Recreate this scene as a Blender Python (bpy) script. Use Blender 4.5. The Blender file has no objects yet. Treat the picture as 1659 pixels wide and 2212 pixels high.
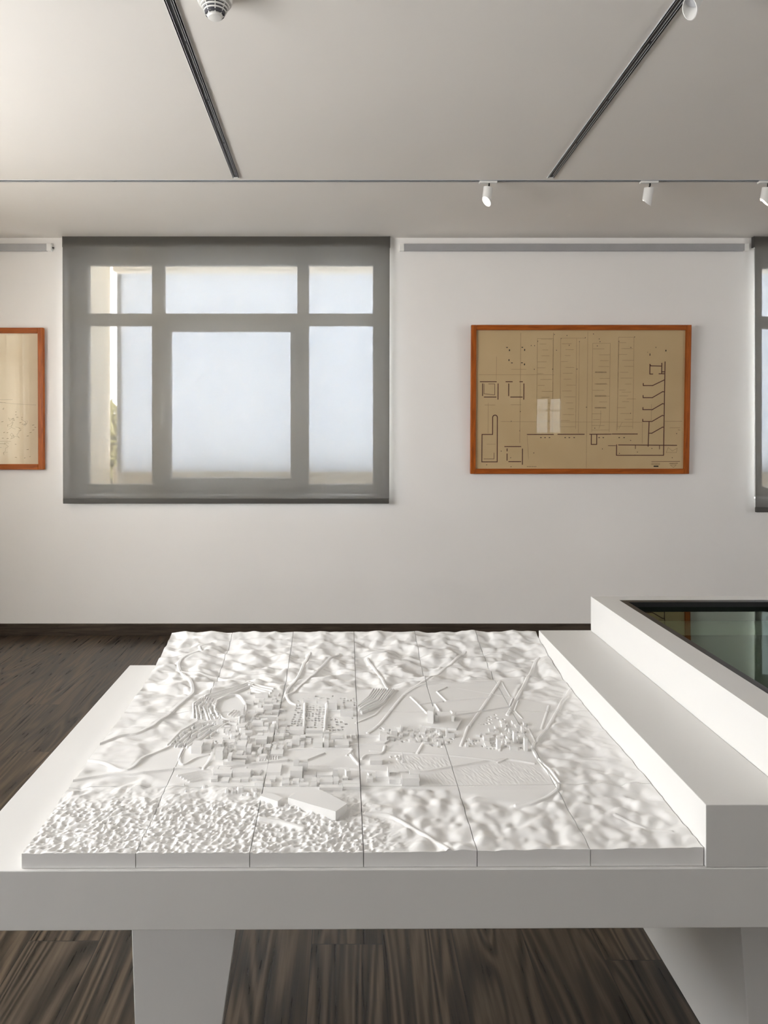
import bpy, bmesh, math, random
import numpy as np
from mathutils import Vector, Matrix

random.seed(7)
np.random.seed(7)
S = bpy.context.scene
COL = S.collection

# ------------------------------------------------------------------ camera
F = 1500.0                     # focal length, for a frame 1659 wide
VX, VY = 750.0, 920.0          # where the wall's normal meets the picture
EYE = 1.53
cam = bpy.data.cameras.new('camera')
cam.sensor_fit = 'HORIZONTAL'
cam.sensor_width = 36.0
cam.lens = 36.0 * F / 1659.0
cam.shift_x = (829.5 - VX) / 1659.0
cam.shift_y = -(1106.0 - VY) / 1659.0
cam.clip_start = 0.05
camo = bpy.data.objects.new('camera', cam)
COL.objects.link(camo)
camo.location = (0, 0, EYE)
camo.rotation_euler = (math.pi / 2, 0, 0)
S.camera = camo

# ------------------------------------------------------------------ sky, daylight, exposure
SKY = 29.0
w = bpy.data.worlds.new('sky')
S.world = w
w.use_nodes = True
wn, wl = w.node_tree.nodes, w.node_tree.links
wn.clear()
wo = wn.new('ShaderNodeOutputWorld')
wb = wn.new('ShaderNodeBackground')
wt = wn.new('ShaderNodeTexCoord')
ws = wn.new('ShaderNodeSeparateXYZ')
wr = wn.new('ShaderNodeValToRGB')
wl.new(wt.outputs['Generated'], ws.inputs[0])
wm = wn.new('ShaderNodeMath'); wm.operation = 'MULTIPLY_ADD'
wm.inputs[1].default_value = 0.5; wm.inputs[2].default_value = 0.5
wl.new(ws.outputs['Z'], wm.inputs[0])
wl.new(wm.outputs[0], wr.inputs[0])
e = wr.color_ramp.elements
e[0].position = 0.46; e[0].color = (0.755, 0.757, 0.757, 1)        # sunlit ground
e[1].position = 0.52; e[1].color = (0.755, 0.763, 0.775, 1)      # hazy sky
x_ = wr.color_ramp.elements.new(1.0); x_.color = (0.60, 0.62, 0.65, 1)
wl.new(wr.outputs[0], wb.inputs['Color'])
wb.inputs['Strength'].default_value = SKY
wl.new(wb.outputs[0], wo.inputs['Surface'])

S.view_settings.view_transform = 'Standard'
S.view_settings.look = 'None'
S.view_settings.gamma = 1.0
S.view_settings.use_curve_mapping = False
S.view_settings.exposure = 0.20
S.cycles.max_bounces = 12
S.cycles.diffuse_bounces = 7
S.cycles.transparent_max_bounces = 16
S.cycles.caustics_reflective = False
S.cycles.caustics_refractive = False


def portal(name, loc, rot, sx, sy):
    """marks a window opening for the sky's light"""
    l = bpy.data.lights.new(name, 'AREA')
    l.shape = 'RECTANGLE'; l.size = sx; l.size_y = sy
    l.cycles.is_portal = True
    o = bpy.data.objects.new(name, l)
    COL.objects.link(o)
    o.location = loc; o.rotation_euler = rot
    return o


# room: x left-right, y depth, z up
WALL = 5.077; CEIL = 2.904
LW, RW, BW = -3.2, 6.4, -4.6
portal('portal_left_window', (LW - 0.28, 1.225, 1.79), (0, -math.pi / 2, 0), 1.08, 3.35)
portal('portal_right_fill', (RW + 0.28, 1.10, 1.75), (0, math.pi / 2, 0), 1.1, 1.2)
portal('portal_back_fill', (0.0, BW - 0.28, 2.05), (math.pi / 2, 0, 0), 0.8, 0.6)


# ------------------------------------------------------------------ materials
class N:
    def __init__(s, name):
        s.m = bpy.data.materials.new(name)
        s.m.use_nodes = True
        s.t = s.m.node_tree
        s.t.nodes.clear()
        s.out = s.n('ShaderNodeOutputMaterial')

    def n(s, kind, **kw):
        x = s.t.nodes.new(kind)
        for k, v in kw.items():
            if k.startswith('i_'):
                x.inputs[k[2:].replace('_', ' ')].default_value = v
            else:
                setattr(x, k, v)
        return x

    def l(s, a, b):
        s.t.links.new(a, b)

    def math(s, op, a, b=None, c=None):
        x = s.n('ShaderNodeMath', operation=op)
        for i, v in enumerate((a, b, c)):
            if v is None: continue
            if isinstance(v, (int, float)): x.inputs[i].default_value = v
            else: s.l(v, x.inputs[i])
        return x.outputs[0]

    def coords(s, scale=(1, 1, 1), loc=(0, 0, 0)):
        c = s.n('ShaderNodeTexCoord')
        m = s.n('ShaderNodeMapping')
        m.inputs['Scale'].default_value = scale
        m.inputs['Location'].default_value = loc
        s.l(c.outputs['Object'], m.inputs['Vector'])
        return m.outputs[0]

    def noise(s, vec, scale, detail=3, rough=0.5, dist=0.0):
        x = s.n('ShaderNodeTexNoise')
        x.inputs['Scale'].default_value = scale
        x.inputs['Detail'].default_value = detail
        x.inputs['Roughness'].default_value = rough
        x.inputs['Distortion'].default_value = dist
        s.l(vec, x.inputs['Vector'])
        return x.outputs['Fac']

    def ramp(s, fac, *stops):
        r = s.n('ShaderNodeValToRGB')
        el = r.color_ramp.elements
        while len(el) < len(stops): el.new(0.5)
        for q, (p, c) in zip(el, stops):
            q.position = p
            q.color = (*c, 1)
        s.l(fac, r.inputs[0])
        return r.outputs[0]

    def mixc(s, fac, a, b, mode='MIX'):
        x = s.n('ShaderNodeMix', data_type='RGBA', blend_type=mode)
        for i, v in ((0, fac), (6, a), (7, b)):
            if isinstance(v, (int, float)): x.inputs[i].default_value = v
            elif isinstance(v, tuple): x.inputs[i].default_value = (*v, 1)
            else: s.l(v, x.inputs[i])
        return x.outputs[2]

    def bump(s, h, strength=0.2, dist=0.01):
        b = s.n('ShaderNodeBump')
        b.inputs['Strength'].default_value = strength
        b.inputs['Distance'].default_value = dist
        s.l(h, b.inputs['Height'])
        return b.outputs[0]

    def bsdf(s, color, rough=0.5, metal=0.0, spec=0.5, normal=None):
        b = s.n('ShaderNodeBsdfPrincipled')
        for k, v in (('Base Color', color), ('Roughness', rough)):
            if isinstance(v, tuple): b.inputs[k].default_value = (*v, 1)
            elif isinstance(v, (int, float)): b.inputs[k].default_value = v
            else: s.l(v, b.inputs[k])
        b.inputs['Metallic'].default_value = metal
        b.inputs['Specular IOR Level'].default_value = spec
        if normal is not None: s.l(normal, b.inputs['Normal'])
        return b.outputs[0]

    def done(s, sh):
        s.l(sh, s.out.inputs['Surface'])
        return s.m


def plain(name, col, rough=0.5, metal=0.0, spec=0.4, var=0.03, scale=3.0, bump=0.0):
    m = N(name)
    v = m.noise(m.coords(), scale, 4)
    lo = tuple(c * (1 - var) for c in col); hi = tuple(min(1, c * (1 + var)) for c in col)
    c = m.ramp(v, (0.3, lo), (0.7, hi))
    nb = m.bump(m.noise(m.coords(), scale * 60, 2), bump, 0.002) if bump else None
    return m.done(m.bsdf(c, rough, metal, spec, nb))


def wood(name, dark, light, axis=0, rough=0.45, scale=1.0):
    m = N(name)
    sc = [22.0 * scale] * 3
    sc[axis] = 1.6 * scale
    g = m.noise(m.coords(tuple(sc)), 3.0, 6, 0.62, 0.8)
    c = m.ramp(g, (0.3, dark), (0.68, light))
    return m.done(m.bsdf(c, rough, 0, 0.2, m.bump(g, 0.15, 0.002)))


M = {}
M['wall'] = plain('wall_paint', (0.86, 0.835, 0.808), 0.75, spec=0.25, var=0.015, scale=1.2, bump=0.03)
M['ceiling'] = plain('ceiling_paint', (0.845, 0.812, 0.77), 0.85, spec=0.2, var=0.015, scale=0.8)
M['table'] = plain('white_lacquer', (0.68, 0.672, 0.655), 0.5, spec=0.3, var=0.012, scale=2.0)
M['relief'] = plain('white_cast', (0.81, 0.802, 0.79), 0.45, spec=0.5, var=0.01, scale=8.0)
M['white_metal'] = plain('white_powder_coat', (0.82, 0.81, 0.79), 0.4, var=0.01)
M['white_plastic'] = plain('white_plastic', (0.82, 0.81, 0.78), 0.4, var=0.01)
M['alu'] = plain('aluminium', (0.40, 0.40, 0.405), 0.45, 0.3, var=0.04, scale=9)
M['alu_paint'] = plain('grey_anodised', (0.60, 0.61, 0.64), 0.45, 0.4, var=0.03, scale=9)
M['black'] = plain('black_metal', (0.012, 0.012, 0.013), 0.35, 0.1, var=0.1)
M['slot'] = plain('dark_slot', (0.06, 0.06, 0.07), 0.5, 0.0, var=0.1)
M['frame'] = plain('window_frame_paint', (0.33, 0.315, 0.295), 0.5, var=0.02)
M['bar'] = plain('shade_bar_grey', (0.085, 0.08, 0.072), 0.5, 0.3, var=0.03)
M['handle'] = plain('brushed_handle', (0.7, 0.7, 0.7), 0.3, 0.6)
M['oak'] = wood('orange_frame_wood', (0.22, 0.048, 0.006), (0.46, 0.115, 0.012), 0, 0.4)
M['oak_up'] = wood('orange_frame_wood_upright', (0.22, 0.048, 0.006), (0.46, 0.115, 0.012), 2, 0.4)
M['skirting'] = wood('dark_skirting_wood', (0.030, 0.022, 0.016), (0.085, 0.064, 0.048), 0, 0.45, 0.8)
M['ink'] = plain('brown_ink', (0.095, 0.032, 0.024), 0.8, var=0.2, scale=40)
M['pencil'] = plain('pencil_line', (0.34, 0.24, 0.135), 0.8, var=0.2, scale=60)
M['dark_ink'] = plain('black_ink', (0.02, 0.016, 0.014), 0.8, var=0.2, scale=40)
M['bark'] = plain('bark', (0.12, 0.09, 0.06), 0.8, var=0.3, scale=12)
M['leaf'] = plain('dry_foliage', (0.42, 0.38, 0.17), 0.7, var=0.35, scale=20)
M['fin'] = plain('beige_render', (0.95, 0.85, 0.68), 0.85, var=0.05, scale=6)
M['stone'] = plain('pale_stone', (0.74, 0.67, 0.56), 0.85, var=0.06, scale=6)
M['tray'] = plain('grey_green_lining', (0.09, 0.105, 0.09), 0.8, var=0.08, scale=4)


def mat_floor():
    m = N('dark_oak_planks')
    c = m.n('ShaderNodeTexCoord')
    sp = m.n('ShaderNodeSeparateXYZ')
    m.l(c.outputs['Object'], sp.inputs[0])
    W_, L_ = 0.2105, 2.2
    u = m.math('DIVIDE', m.math('ADD', sp.outputs['X'], 0.105 + 21.05), W_)
    iu = m.math('FLOOR', u)
    wn1 = m.n('ShaderNodeTexWhiteNoise', noise_dimensions='1D')
    m.l(iu, wn1.inputs['W'])
    v = m.math('ADD', m.math('DIVIDE', m.math('ADD', sp.outputs['Y'], 50.0), L_), wn1.outputs['Value'])
    iv = m.math('FLOOR', v)
    wn2 = m.n('ShaderNodeTexWhiteNoise', noise_dimensions='2D')
    cb = m.n('ShaderNodeCombineXYZ'); m.l(iu, cb.inputs[0]); m.l(iv, cb.inputs[1])
    m.l(cb.outputs[0], wn2.inputs['Vector'])
    rnd = wn2.outputs['Value']
    # grain, shifted plank by plank
    off = m.n('ShaderNodeCombineXYZ')
    m.l(m.math('MULTIPLY', rnd, 37.0), off.inputs[0]); m.l(m.math('MULTIPLY', rnd, 91.0), off.inputs[1])
    va = m.n('ShaderNodeVectorMath', operation='ADD')
    m.l(c.outputs['Object'], va.inputs[0]); m.l(off.outputs[0], va.inputs[1])
    mp = m.n('ShaderNodeMapping'); mp.inputs['Scale'].default_value = (7.0, 0.55, 1.0)
    m.l(va.outputs[0], mp.inputs['Vector'])
    broad = m.noise(mp.outputs[0], 1.0, 2, 0.5, 0.4)
    rings = m.math('SINE', m.math('MULTIPLY', broad, 75.0))
    rings = m.math('MULTIPLY_ADD', rings, 0.5, 0.5)
    mp2 = m.n('ShaderNodeMapping'); mp2.inputs['Scale'].default_value = (75.0, 2.6, 1.0)
    m.l(va.outputs[0], mp2.inputs['Vector'])
    fine = m.noise(mp2.outputs[0], 1.0, 4, 0.6)
    g = m.math('ADD', m.math('MULTIPLY', rings, 0.36), m.math('MULTIPLY', fine, 0.64))
    col = m.ramp(g, (0.25, (0.010, 0.007, 0.0045)), (0.5, (0.044, 0.032, 0.0205)), (0.8, (0.125, 0.093, 0.063)))
    tint = m.ramp(rnd, (0.0, (0.78, 0.78, 0.78)), (1.0, (1.12, 1.09, 1.05)))
    col = m.mixc(1.0, col, tint, 'MULTIPLY')
    fu = m.math('FRACT', u); fv = m.math('FRACT', v)
    eu = m.math('MINIMUM', fu, m.math('SUBTRACT', 1.0, fu))
    ev = m.math('MULTIPLY', m.math('MINIMUM', fv, m.math('SUBTRACT', 1.0, fv)), L_ / W_)
    seam = m.math('GREATER_THAN', m.math('MINIMUM', eu, ev), 0.007)
    col = m.mixc(seam, (0.008, 0.006, 0.005), col)
    h = m.math('ADD', m.math('MULTIPLY', g, 0.6), m.math('MULTIPLY', seam, 0.6))
    rough = m.math('MULTIPLY_ADD', g, 0.2, 0.22)
    sh = m.bsdf(col, rough, 0, 0.5, m.bump(h, 0.5, 0.003))
    sh.node.inputs['IOR'].default_value = 1.5
    return m.done(sh)


M['floor'] = mat_floor()


def mat_glass(name, tint=(1, 1, 1), ior=1.5, rough=0.0):
    m = N(name)
    fr = m.n('ShaderNodeFresnel'); fr.inputs['IOR'].default_value = ior
    tr = m.n('ShaderNodeBsdfTransparent'); tr.inputs['Color'].default_value = (*tint, 1)
    gl = m.n('ShaderNodeBsdfGlossy'); gl.inputs['Roughness'].default_value = rough
    gl.inputs['Color'].default_value = (0.96, 1.0, 0.97, 1)
    mx = m.n('ShaderNodeMixShader')
    gm = m.n('ShaderNodeNewGeometry')
    m.l(m.math('MULTIPLY', fr.outputs[0], m.math('SUBTRACT', 1.0, gm.outputs['Backfacing'])), mx.inputs[0]); m.l(tr.outputs[0], mx.inputs[1]); m.l(gl.outputs[0], mx.inputs[2])
    if tint[0] < 0.8: gl.inputs['Color'].default_value = (0.86, 1.0, 0.88, 1)
    return m.done(mx.outputs[0])


M['glass'] = mat_glass('window_glass', (0.97, 0.97, 0.967))
M['picture_glass'] = mat_glass('picture_glass', (0.98, 0.98, 0.97), 1.18)
M['reflective_glass'] = mat_glass('reflective_picture_glass', (0.98, 0.98, 0.97), 1.62)
M['case_glass'] = mat_glass('green_case_glass', (0.72, 0.80, 0.72), 1.42)


def mat_shade():
    """open-weave roller fabric: part see-through, part glowing, part grey"""
    m = N('grey_screen_fabric')
    co = m.coords((1, 1, 1))
    n1 = m.noise(m.coords((60, 1, 4)), 6.0, 4, 0.7)
    n2 = m.noise(m.coords((5, 1, 60)), 6.0, 4, 0.7)
    wv = m.math('ADD', m.math('MULTIPLY', n1, 0.6), m.math('MULTIPLY', n2, 0.4))
    op = m.math('MULTIPLY_ADD', wv, 0.034, 0.040)
    tr = m.n('ShaderNodeBsdfTransparent')
    df = m.n('ShaderNodeBsdfDiffuse'); df.inputs['Color'].default_value = (0.11, 0.102, 0.092, 1)
    gm = m.n('ShaderNodeNewGeometry')      # pale window side added as a reflector, for the glow round the shade
    m.l(m.mixc(gm.outputs['Backfacing'], (0.098, 0.092, 0.083), (0.60, 0.61, 0.59)), df.inputs['Color'])
    tl = m.n('ShaderNodeBsdfTranslucent'); tl.inputs['Color'].default_value = (0.03, 0.028, 0.025, 1)
    ad = m.n('ShaderNodeAddShader')
    m.l(df.outputs[0], ad.inputs[0]); m.l(tl.outputs[0], ad.inputs[1])
    mx = m.n('ShaderNodeMixShader')
    m.l(op, mx.inputs[0]); m.l(ad.outputs[0], mx.inputs[1]); m.l(tr.outputs[0], mx.inputs[2])
    return m.done(mx.outputs[0])


M['shade'] = mat_shade()


def mat_sheer():
    m = N('sheer_cream_cloth')
    tl = m.n('ShaderNodeBsdfTranslucent'); tl.inputs['Color'].default_value = (0.74, 0.66, 0.54, 1)
    df = m.n('ShaderNodeBsdfDiffuse'); df.inputs['Color'].default_value = (0.5, 0.47, 0.4, 1)
    mx = m.n('ShaderNodeMixShader'); mx.inputs[0].default_value = 0.4
    m.l(tl.outputs[0], mx.inputs[1]); m.l(df.outputs[0], mx.inputs[2])
    return m.done(mx.outputs[0])


M['sheer'] = mat_sheer()


def mat_screen():
    """frosted outdoor sheet that lets the sky glow through"""
    m = N('frosted_ribbed_sheet')
    n1 = m.noise(m.coords((14, 1, 1.6)), 5.0, 5, 0.65, 1.2)
    c = m.ramp(n1, (0.35, (0.70, 0.75, 0.84)), (0.65, (0.96, 0.98, 1.0)))
    tl = m.n('ShaderNodeBsdfTranslucent'); m.l(c, tl.inputs['Color'])
    df = m.n('ShaderNodeBsdfDiffuse'); df.inputs['Color'].default_value = (0.8, 0.83, 0.86, 1)
    mx = m.n('ShaderNodeMixShader'); mx.inputs[0].default_value = 0.3
    m.l(tl.outputs[0], mx.inputs[1]); m.l(df.outputs[0], mx.inputs[2])
    return m.done(mx.outputs[0])


M['screen'] = mat_screen()


def mat_paper(name, a, b):
    m = N(name)
    n1 = m.noise(m.coords(), 2.2, 4, 0.6)
    c = m.ramp(n1, (0.3, a), (0.7, b))
    return m.done(m.bsdf(c, 0.85, 0, 0.1))


M['paper'] = mat_paper('aged_tracing_paper', (0.56, 0.41, 0.235), (0.63, 0.47, 0.28))
M['paper_pale'] = mat_paper('pale_tracing_paper', (0.72, 0.58, 0.42), (0.78, 0.64, 0.47))


def mat_lamp(name, col, strength):
    m = N(name)
    em = m.n('ShaderNodeEmission')
    em.inputs['Color'].default_value = (*col, 1); em.inputs['Strength'].default_value = strength
    return m.done(em.outputs[0])


M['bulb'] = mat_lamp('lit_lamp_face', (1.0, 0.86, 0.66), 14.0)


# ------------------------------------------------------------------ mesh helpers
class MB:
    def __init__(s):
        s.bm = bmesh.new()

    def box(s, x0, x1, y0, y1, z0, z1, rz=0.0, shear=None):
        v = [(x0, y0, z0), (x1, y0, z0), (x1, y1, z0), (x0, y1, z0), (x0, y0, z1), (x1, y0, z1), (x1, y1, z1), (x0, y1, z1)]
        if rz:
            cx, cy = (x0 + x1) / 2, (y0 + y1) / 2
            c, q = math.cos(rz), math.sin(rz)
            v = [(cx + (a - cx) * c - (b - cy) * q, cy + (a - cx) * q + (b - cy) * c, z) for a, b, z in v]
        return s.hexa(v)

    def hexa(s, v):
        q = [s.bm.verts.new(p) for p in v]
        for f in ((0, 3, 2, 1), (4, 5, 6, 7), (0, 1, 5, 4), (1, 2, 6, 5), (2, 3, 7, 6), (3, 0, 4, 7)):
            s.bm.faces.new([q[i] for i in f])
        return s

    def prism(s, poly, z0, z1):
        a = sum(poly[i][0] * poly[(i + 1) % len(poly)][1] - poly[(i + 1) % len(poly)][0] * poly[i][1] for i in range(len(poly)))
        if a < 0: poly = poly[::-1]
        lo = [s.bm.verts.new((x, y, z0)) for x, y in poly]
        hi = [s.bm.verts.new((x, y, z1)) for x, y in poly]
        s.bm.faces.new(lo[::-1]); s.bm.faces.new(hi)
        n = len(poly)
        for i in range(n):
            s.bm.faces.new((lo[i], lo[(i + 1) % n], hi[(i + 1) % n], hi[i]))
        return s

    def lathe(s, prof, n=40, mat=None):
        """profile of (radius, z), turned round the z axis"""
        rings = []
        for r, z in prof:
            if r < 1e-6: rings.append([s.bm.verts.new((0, 0, z))])
            else: rings.append([s.bm.verts.new((r * math.cos(2 * math.pi * k / n), r * math.sin(2 * math.pi * k / n), z)) for k in range(n)])
        for a, b in zip(rings, rings[1:]):
            for k in range(n):
                k2 = (k + 1) % n
                if len(a) == 1 and len(b) == 1: continue
                if len(a) == 1: s.bm.faces.new((a[0], b[k], b[k2]))
                elif len(b) == 1: s.bm.faces.new((a[k], b[0], a[k2]))
                else: s.bm.faces.new((a[k], b[k], b[k2], a[k2]))
        return s

    def tube(s, pts, r, n=10):
        rings = []
        for i, p in enumerate(pts):
            p = Vector(p)
            d = Vector(pts[min(i + 1, len(pts) - 1)]) - Vector(pts[max(i - 1, 0)])
            d.normalize()
            u = d.orthogonal().normalized(); v = d.cross(u)
            rings.append([s.bm.verts.new(p + u * r * math.cos(2 * math.pi * k / n) + v * r * math.sin(2 * math.pi * k / n)) for k in range(n)])
        for a, b in zip(rings, rings[1:]):
            for k in range(n): s.bm.faces.new((a[k], a[(k + 1) % n], b[(k + 1) % n], b[k]))
        s.bm.faces.new(rings[0][::-1]); s.bm.faces.new(rings[-1])
        return s

    def build(s, name, mat, parent=None, bevel=0.0, smooth=False, loc=None):
        bmesh.ops.recalc_face_normals(s.bm, faces=s.bm.faces[:])
        me = bpy.data.meshes.new(name)
        s.bm.to_mesh(me); s.bm.free()
        me.materials.append(mat)
        o = bpy.data.objects.new(name, me)
        COL.objects.link(o)
        if parent is not None: o.parent = parent
        if loc is not None: o.location = loc
        if bevel:
            b = o.modifiers.new('bevel', 'BEVEL')
            b.width = bevel; b.segments = 2; b.limit_method = 'ANGLE'; b.angle_limit = math.radians(40)
        if smooth:
            me.polygons.foreach_set('use_smooth', [True] * len(me.polygons))
            me.set_sharp_from_angle(angle=math.radians(35))
        return o


def tag(o, label, cat, group=None):
    o['label'] = label; o['category'] = cat
    if group: o['group'] = group
    return o


def thing(name, label, cat, loc=(0, 0, 0), rot=(0, 0, 0), group=None):
    o = bpy.data.objects.new(name, None)
    COL.objects.link(o)
    o.location = loc; o.rotation_euler = rot
    o.empty_display_size = 0.1
    return tag(o, label, cat, group)


def struct(o):
    o['kind'] = 'structure'
    return o


# ------------------------------------------------------------------ room shell
TH = 0.30   # wall thickness
struct(MB().box(LW - TH, RW + TH, BW - TH, WALL + TH, -0.2, 0.0).build('floor', M['floor']))
struct(MB().box(LW - TH, RW + TH, BW - TH, WALL + TH, CEIL, CEIL + 0.25).build('ceiling', M['ceiling']))

# front wall with two openings
W1 = (-2.073, 0.264, 1.022, 2.858)          # x0 x1 z0 z1 of the first opening
W2 = (2.975, 5.30, 1.00, 2.858)
wf = MB()
xs = [LW - TH, W1[0], W1[1], W2[0], W2[1], RW + TH]
for i in (0, 2, 4): wf.box(xs[i], xs[i + 1], WALL, WALL + TH, 0, CEIL)
for q in (W1, W2):
    wf.box(q[0], q[1], WALL, WALL + TH, 0, q[2]); wf.box(q[0], q[1], WALL, WALL + TH, q[3], CEIL)
struct(wf.build('wall_front', M['wall']))

# left wall with two tall windows
LWIN = [(-0.45, 2.90, 1.25, 2.33), (3.10, 3.85, 1.05, 2.60)]
wlft = MB()
ys = [BW - TH, LWIN[0][0], LWIN[0][1], LWIN[1][0], LWIN[1][1], WALL]
for i in (0, 2, 4): wlft.box(LW - TH, LW, ys[i], ys[i + 1], 0, CEIL)
for q in LWIN:
    wlft.box(LW - TH, LW, q[0], q[1], 0, q[2]); wlft.box(LW - TH, LW, q[0], q[1], q[3], CEIL)
struct(wlft.build('wall_left', M['wall']))
RFILL = (0.50, 1.70, 1.20, 2.30)  # unseen window, added to brighten the right of the room
wr_ = MB()
wr_.box(RW, RW + TH, BW - TH, RFILL[0], 0, CEIL).box(RW, RW + TH, RFILL[1], WALL, 0, CEIL)
wr_.box(RW, RW + TH, RFILL[0], RFILL[1], 0, RFILL[2]).box(RW, RW + TH, RFILL[0], RFILL[1], RFILL[3], CEIL)
struct(wr_.build('wall_right', M['wall']))
# back wall with a window known by reflection and one added as fill
BWIN = (4.00, 4.60, 0.66, 1.46)
BFILL = (-0.4, 0.4, 1.75, 2.35)  # unseen high window, added to light the faces towards the camera
wb_ = MB()
wb_.box(LW, BFILL[0], BW - TH, BW, 0, CEIL).box(BFILL[1], BWIN[0], BW - TH, BW, 0, CEIL).box(BWIN[1], RW, BW - TH, BW, 0, CEIL)
for q in (BWIN, BFILL):
    wb_.box(q[0], q[1], BW - TH, BW, 0, q[2]).box(q[0], q[1], BW - TH, BW, q[3], CEIL)
struct(wb_.build('wall_back', M['wall']))

# dark skirting boards
struct(MB().box(LW, RW, WALL - 0.014, WALL, 0.0, 0.086).build('baseboard_front', M['skirting'], bevel=0.002))
struct(MB().box(LW, LW + 0.014, BW, WALL - 0.014, 0.0, 0.086).build('baseboard_left', M['skirting'], bevel=0.002))
struct(MB().box(RW - 0.014, RW, BW, WALL - 0.014, 0.0, 0.086).build('baseboard_right', M['skirting'], bevel=0.002))


# ------------------------------------------------------------------ windows in the front wall
def gallery_window(name, op, detail=True):
    """fixed lights round one opening sash, set at the back of the reveal"""
    x0, x1, z0, z1 = op
    y = WALL + 0.12
    r = bpy.data.objects.new(name, None); COL.objects.link(r)
    r.location = (x0, y, z0); struct(r)
    wdt = x1 - x0
    k = wdt / (0.264 + 2.073)
    def X(v): return (v + 2.073) * k
    def Z(v): return v - 1.022
    top = z1 - z0
    L = [(-1.941, -1.463), (-1.3726, -0.374), (-0.2877, 0.194)]
    m = MB()
    d = 0.065
    cols = [0.0] + [X(a) for p in L for a in p] + [wdt]
    zz = [0.0, Z(1.093), Z(2.282), Z(2.372), Z(2.736), top]
    # stiles and rails as one joined frame
    for i in (0, 2, 4, 6):
        m.box(cols[i], cols[i + 1], 0, d, 0, top)
    for i in (1, 3, 5):
        for j in (0, 2, 4):
            m.box(cols[i], cols[i + 1], 0.0005, d - 0.0005, zz[j], zz[j + 1])
    m.build('frame', M['frame'], r, bevel=0.006)
    for i in (1, 3, 5):
        MB().box(cols[i] - 0.004, cols[i + 1] + 0.004, 0.028, 0.034, zz[3] - 0.004, zz[4] + 0.004).build('pane', M['glass'], r)
    for i in (1, 5):
        MB().box(cols[i] - 0.004, cols[i + 1] + 0.004, 0.028, 0.034, zz[1] - 0.004, zz[2] + 0.004).build('pane', M['glass'], r)
    # opening sash in the middle
    a0, a1 = X(-1.3206), X(-0.423); c0, c1 = Z(1.142), Z(2.237)
    s0, s1 = X(-1.398), X(-0.35); t0, t1 = Z(1.058), Z(2.318)
    sm = MB()
    sm.box(s0, a0, -0.022, 0.05, t0, t1).box(a1, s1, -0.022, 0.05, t0, t1)
    sm.box(a0, a1, -0.0215, 0.0495, t0, c0).box(a0, a1, -0.0215, 0.0495, c1, t1)
    so = sm.build('sash', M['frame'], r, bevel=0.005)
    MB().box(a0 - 0.004, a1 + 0.004, 0.01, 0.016, c0 - 0.004, c1 + 0.004).build('pane', M['glass'], so)
    hx = s0 + 0.028
    hm = MB().box(hx - 0.013, hx + 0.013, -0.034, -0.022, Z(1.55), Z(1.71))
    hm.tube([(hx, -0.034, Z(1.69)), (hx, -0.058, Z(1.69)), (hx, -0.066, Z(1.67)), (hx + 0.004, -0.066, Z(1.56)), (hx + 0.002, -0.06, Z(1.545))], 0.009)
    hm.build('handle', M['handle'], so, bevel=0.003, smooth=True)
    for zc in (1.2, 2.2):
        MB().box(s1 - 0.004, s1 + 0.012, -0.03, -0.016, Z(zc), Z(zc) + 0.07).build('hinge', M['handle'], so, bevel=0.002)
    return r


gallery_window('window_1', W1)
gallery_window('window_2', W2)


def side_window(name, wd, z0, z1, loc, rz):
    r = bpy.data.objects.new(name, None); COL.objects.link(r)
    r.location = loc; r.rotation_euler = (0, 0, rz); struct(r)
    h = z1 - z0
    m = MB()
    n = max(2, int(wd / 0.75))
    cw = (wd - 0.07 * (n + 1)) / n
    for i in range(n + 1):
        m.box(0, 0.06, i * (cw + 0.07), i * (cw + 0.07) + 0.07, 0, h)
    for i in range(n):
        a = 0.07 + i * (cw + 0.07)
        for b, t in ((0, 0.07), (h * 0.72, h * 0.72 + 0.07), (h - 0.07, h)):
            m.box(0.0005, 0.0595, a, a + cw, b, t)
    m.build('frame', M['white_metal'], r, bevel=0.004)
    for i in range(n):
        a = 0.07 + i * (cw + 0.07)
        MB().box(0.027, 0.033, a - 0.004, a + cw + 0.004, 0.066, h * 0.72 + 0.004).build('pane', M['glass'], r)
        MB().box(0.027, 0.033, a - 0.004, a + cw + 0.004, h * 0.72 + 0.066, h - 0.066).build('pane', M['glass'], r)


side_window('window_3', LWIN[0][1] - LWIN[0][0], LWIN[0][2], LWIN[0][3], (LW - 0.2, LWIN[0][0], LWIN[0][2]), 0)
side_window('window_fill_right', RFILL[1] - RFILL[0], RFILL[2], RFILL[3], (RW + 0.2, RFILL[1], RFILL[2]), math.pi)  # frame of the added right-hand fill window
side_window('window_6', LWIN[1][1] - LWIN[1][0], LWIN[1][2], LWIN[1][3], (LW - 0.2, LWIN[1][0], LWIN[1][2]), 0)
cu = thing('sheer_curtain', 'thin cream curtain drawn over the narrow window in the left wall', 'curtain', (LW - 0.06, LWIN[1][0] + 0.02, LWIN[1][2] + 0.005))
cm = MB()
pa = [(0.018 * math.sin(i * 0.9), i * 0.71 / 60) for i in range(61)]
lo_ = [cm.bm.verts.new((a, b, 0)) for a, b in pa]; hi_ = [cm.bm.verts.new((a * 0.7, b, 1.53)) for a, b in pa]
for i in range(60): cm.bm.faces.new((lo_[i], lo_[i + 1], hi_[i + 1], hi_[i]))
cm.build('cloth', M['sheer'], cu, smooth=True)
MB().tube([(0, 0, 1.535), (0, 0.71, 1.535)], 0.006).build('rod', M['white_metal'], cu, smooth=True)
side_window('window_fill_back', BFILL[1] - BFILL[0], BFILL[2], BFILL[3], (BFILL[1], BW - 0.2, BFILL[2]), math.pi / 2)  # frame of the added high fill window behind the camera
bw = bpy.data.objects.new('window_4', None); COL.objects.link(bw)
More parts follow.
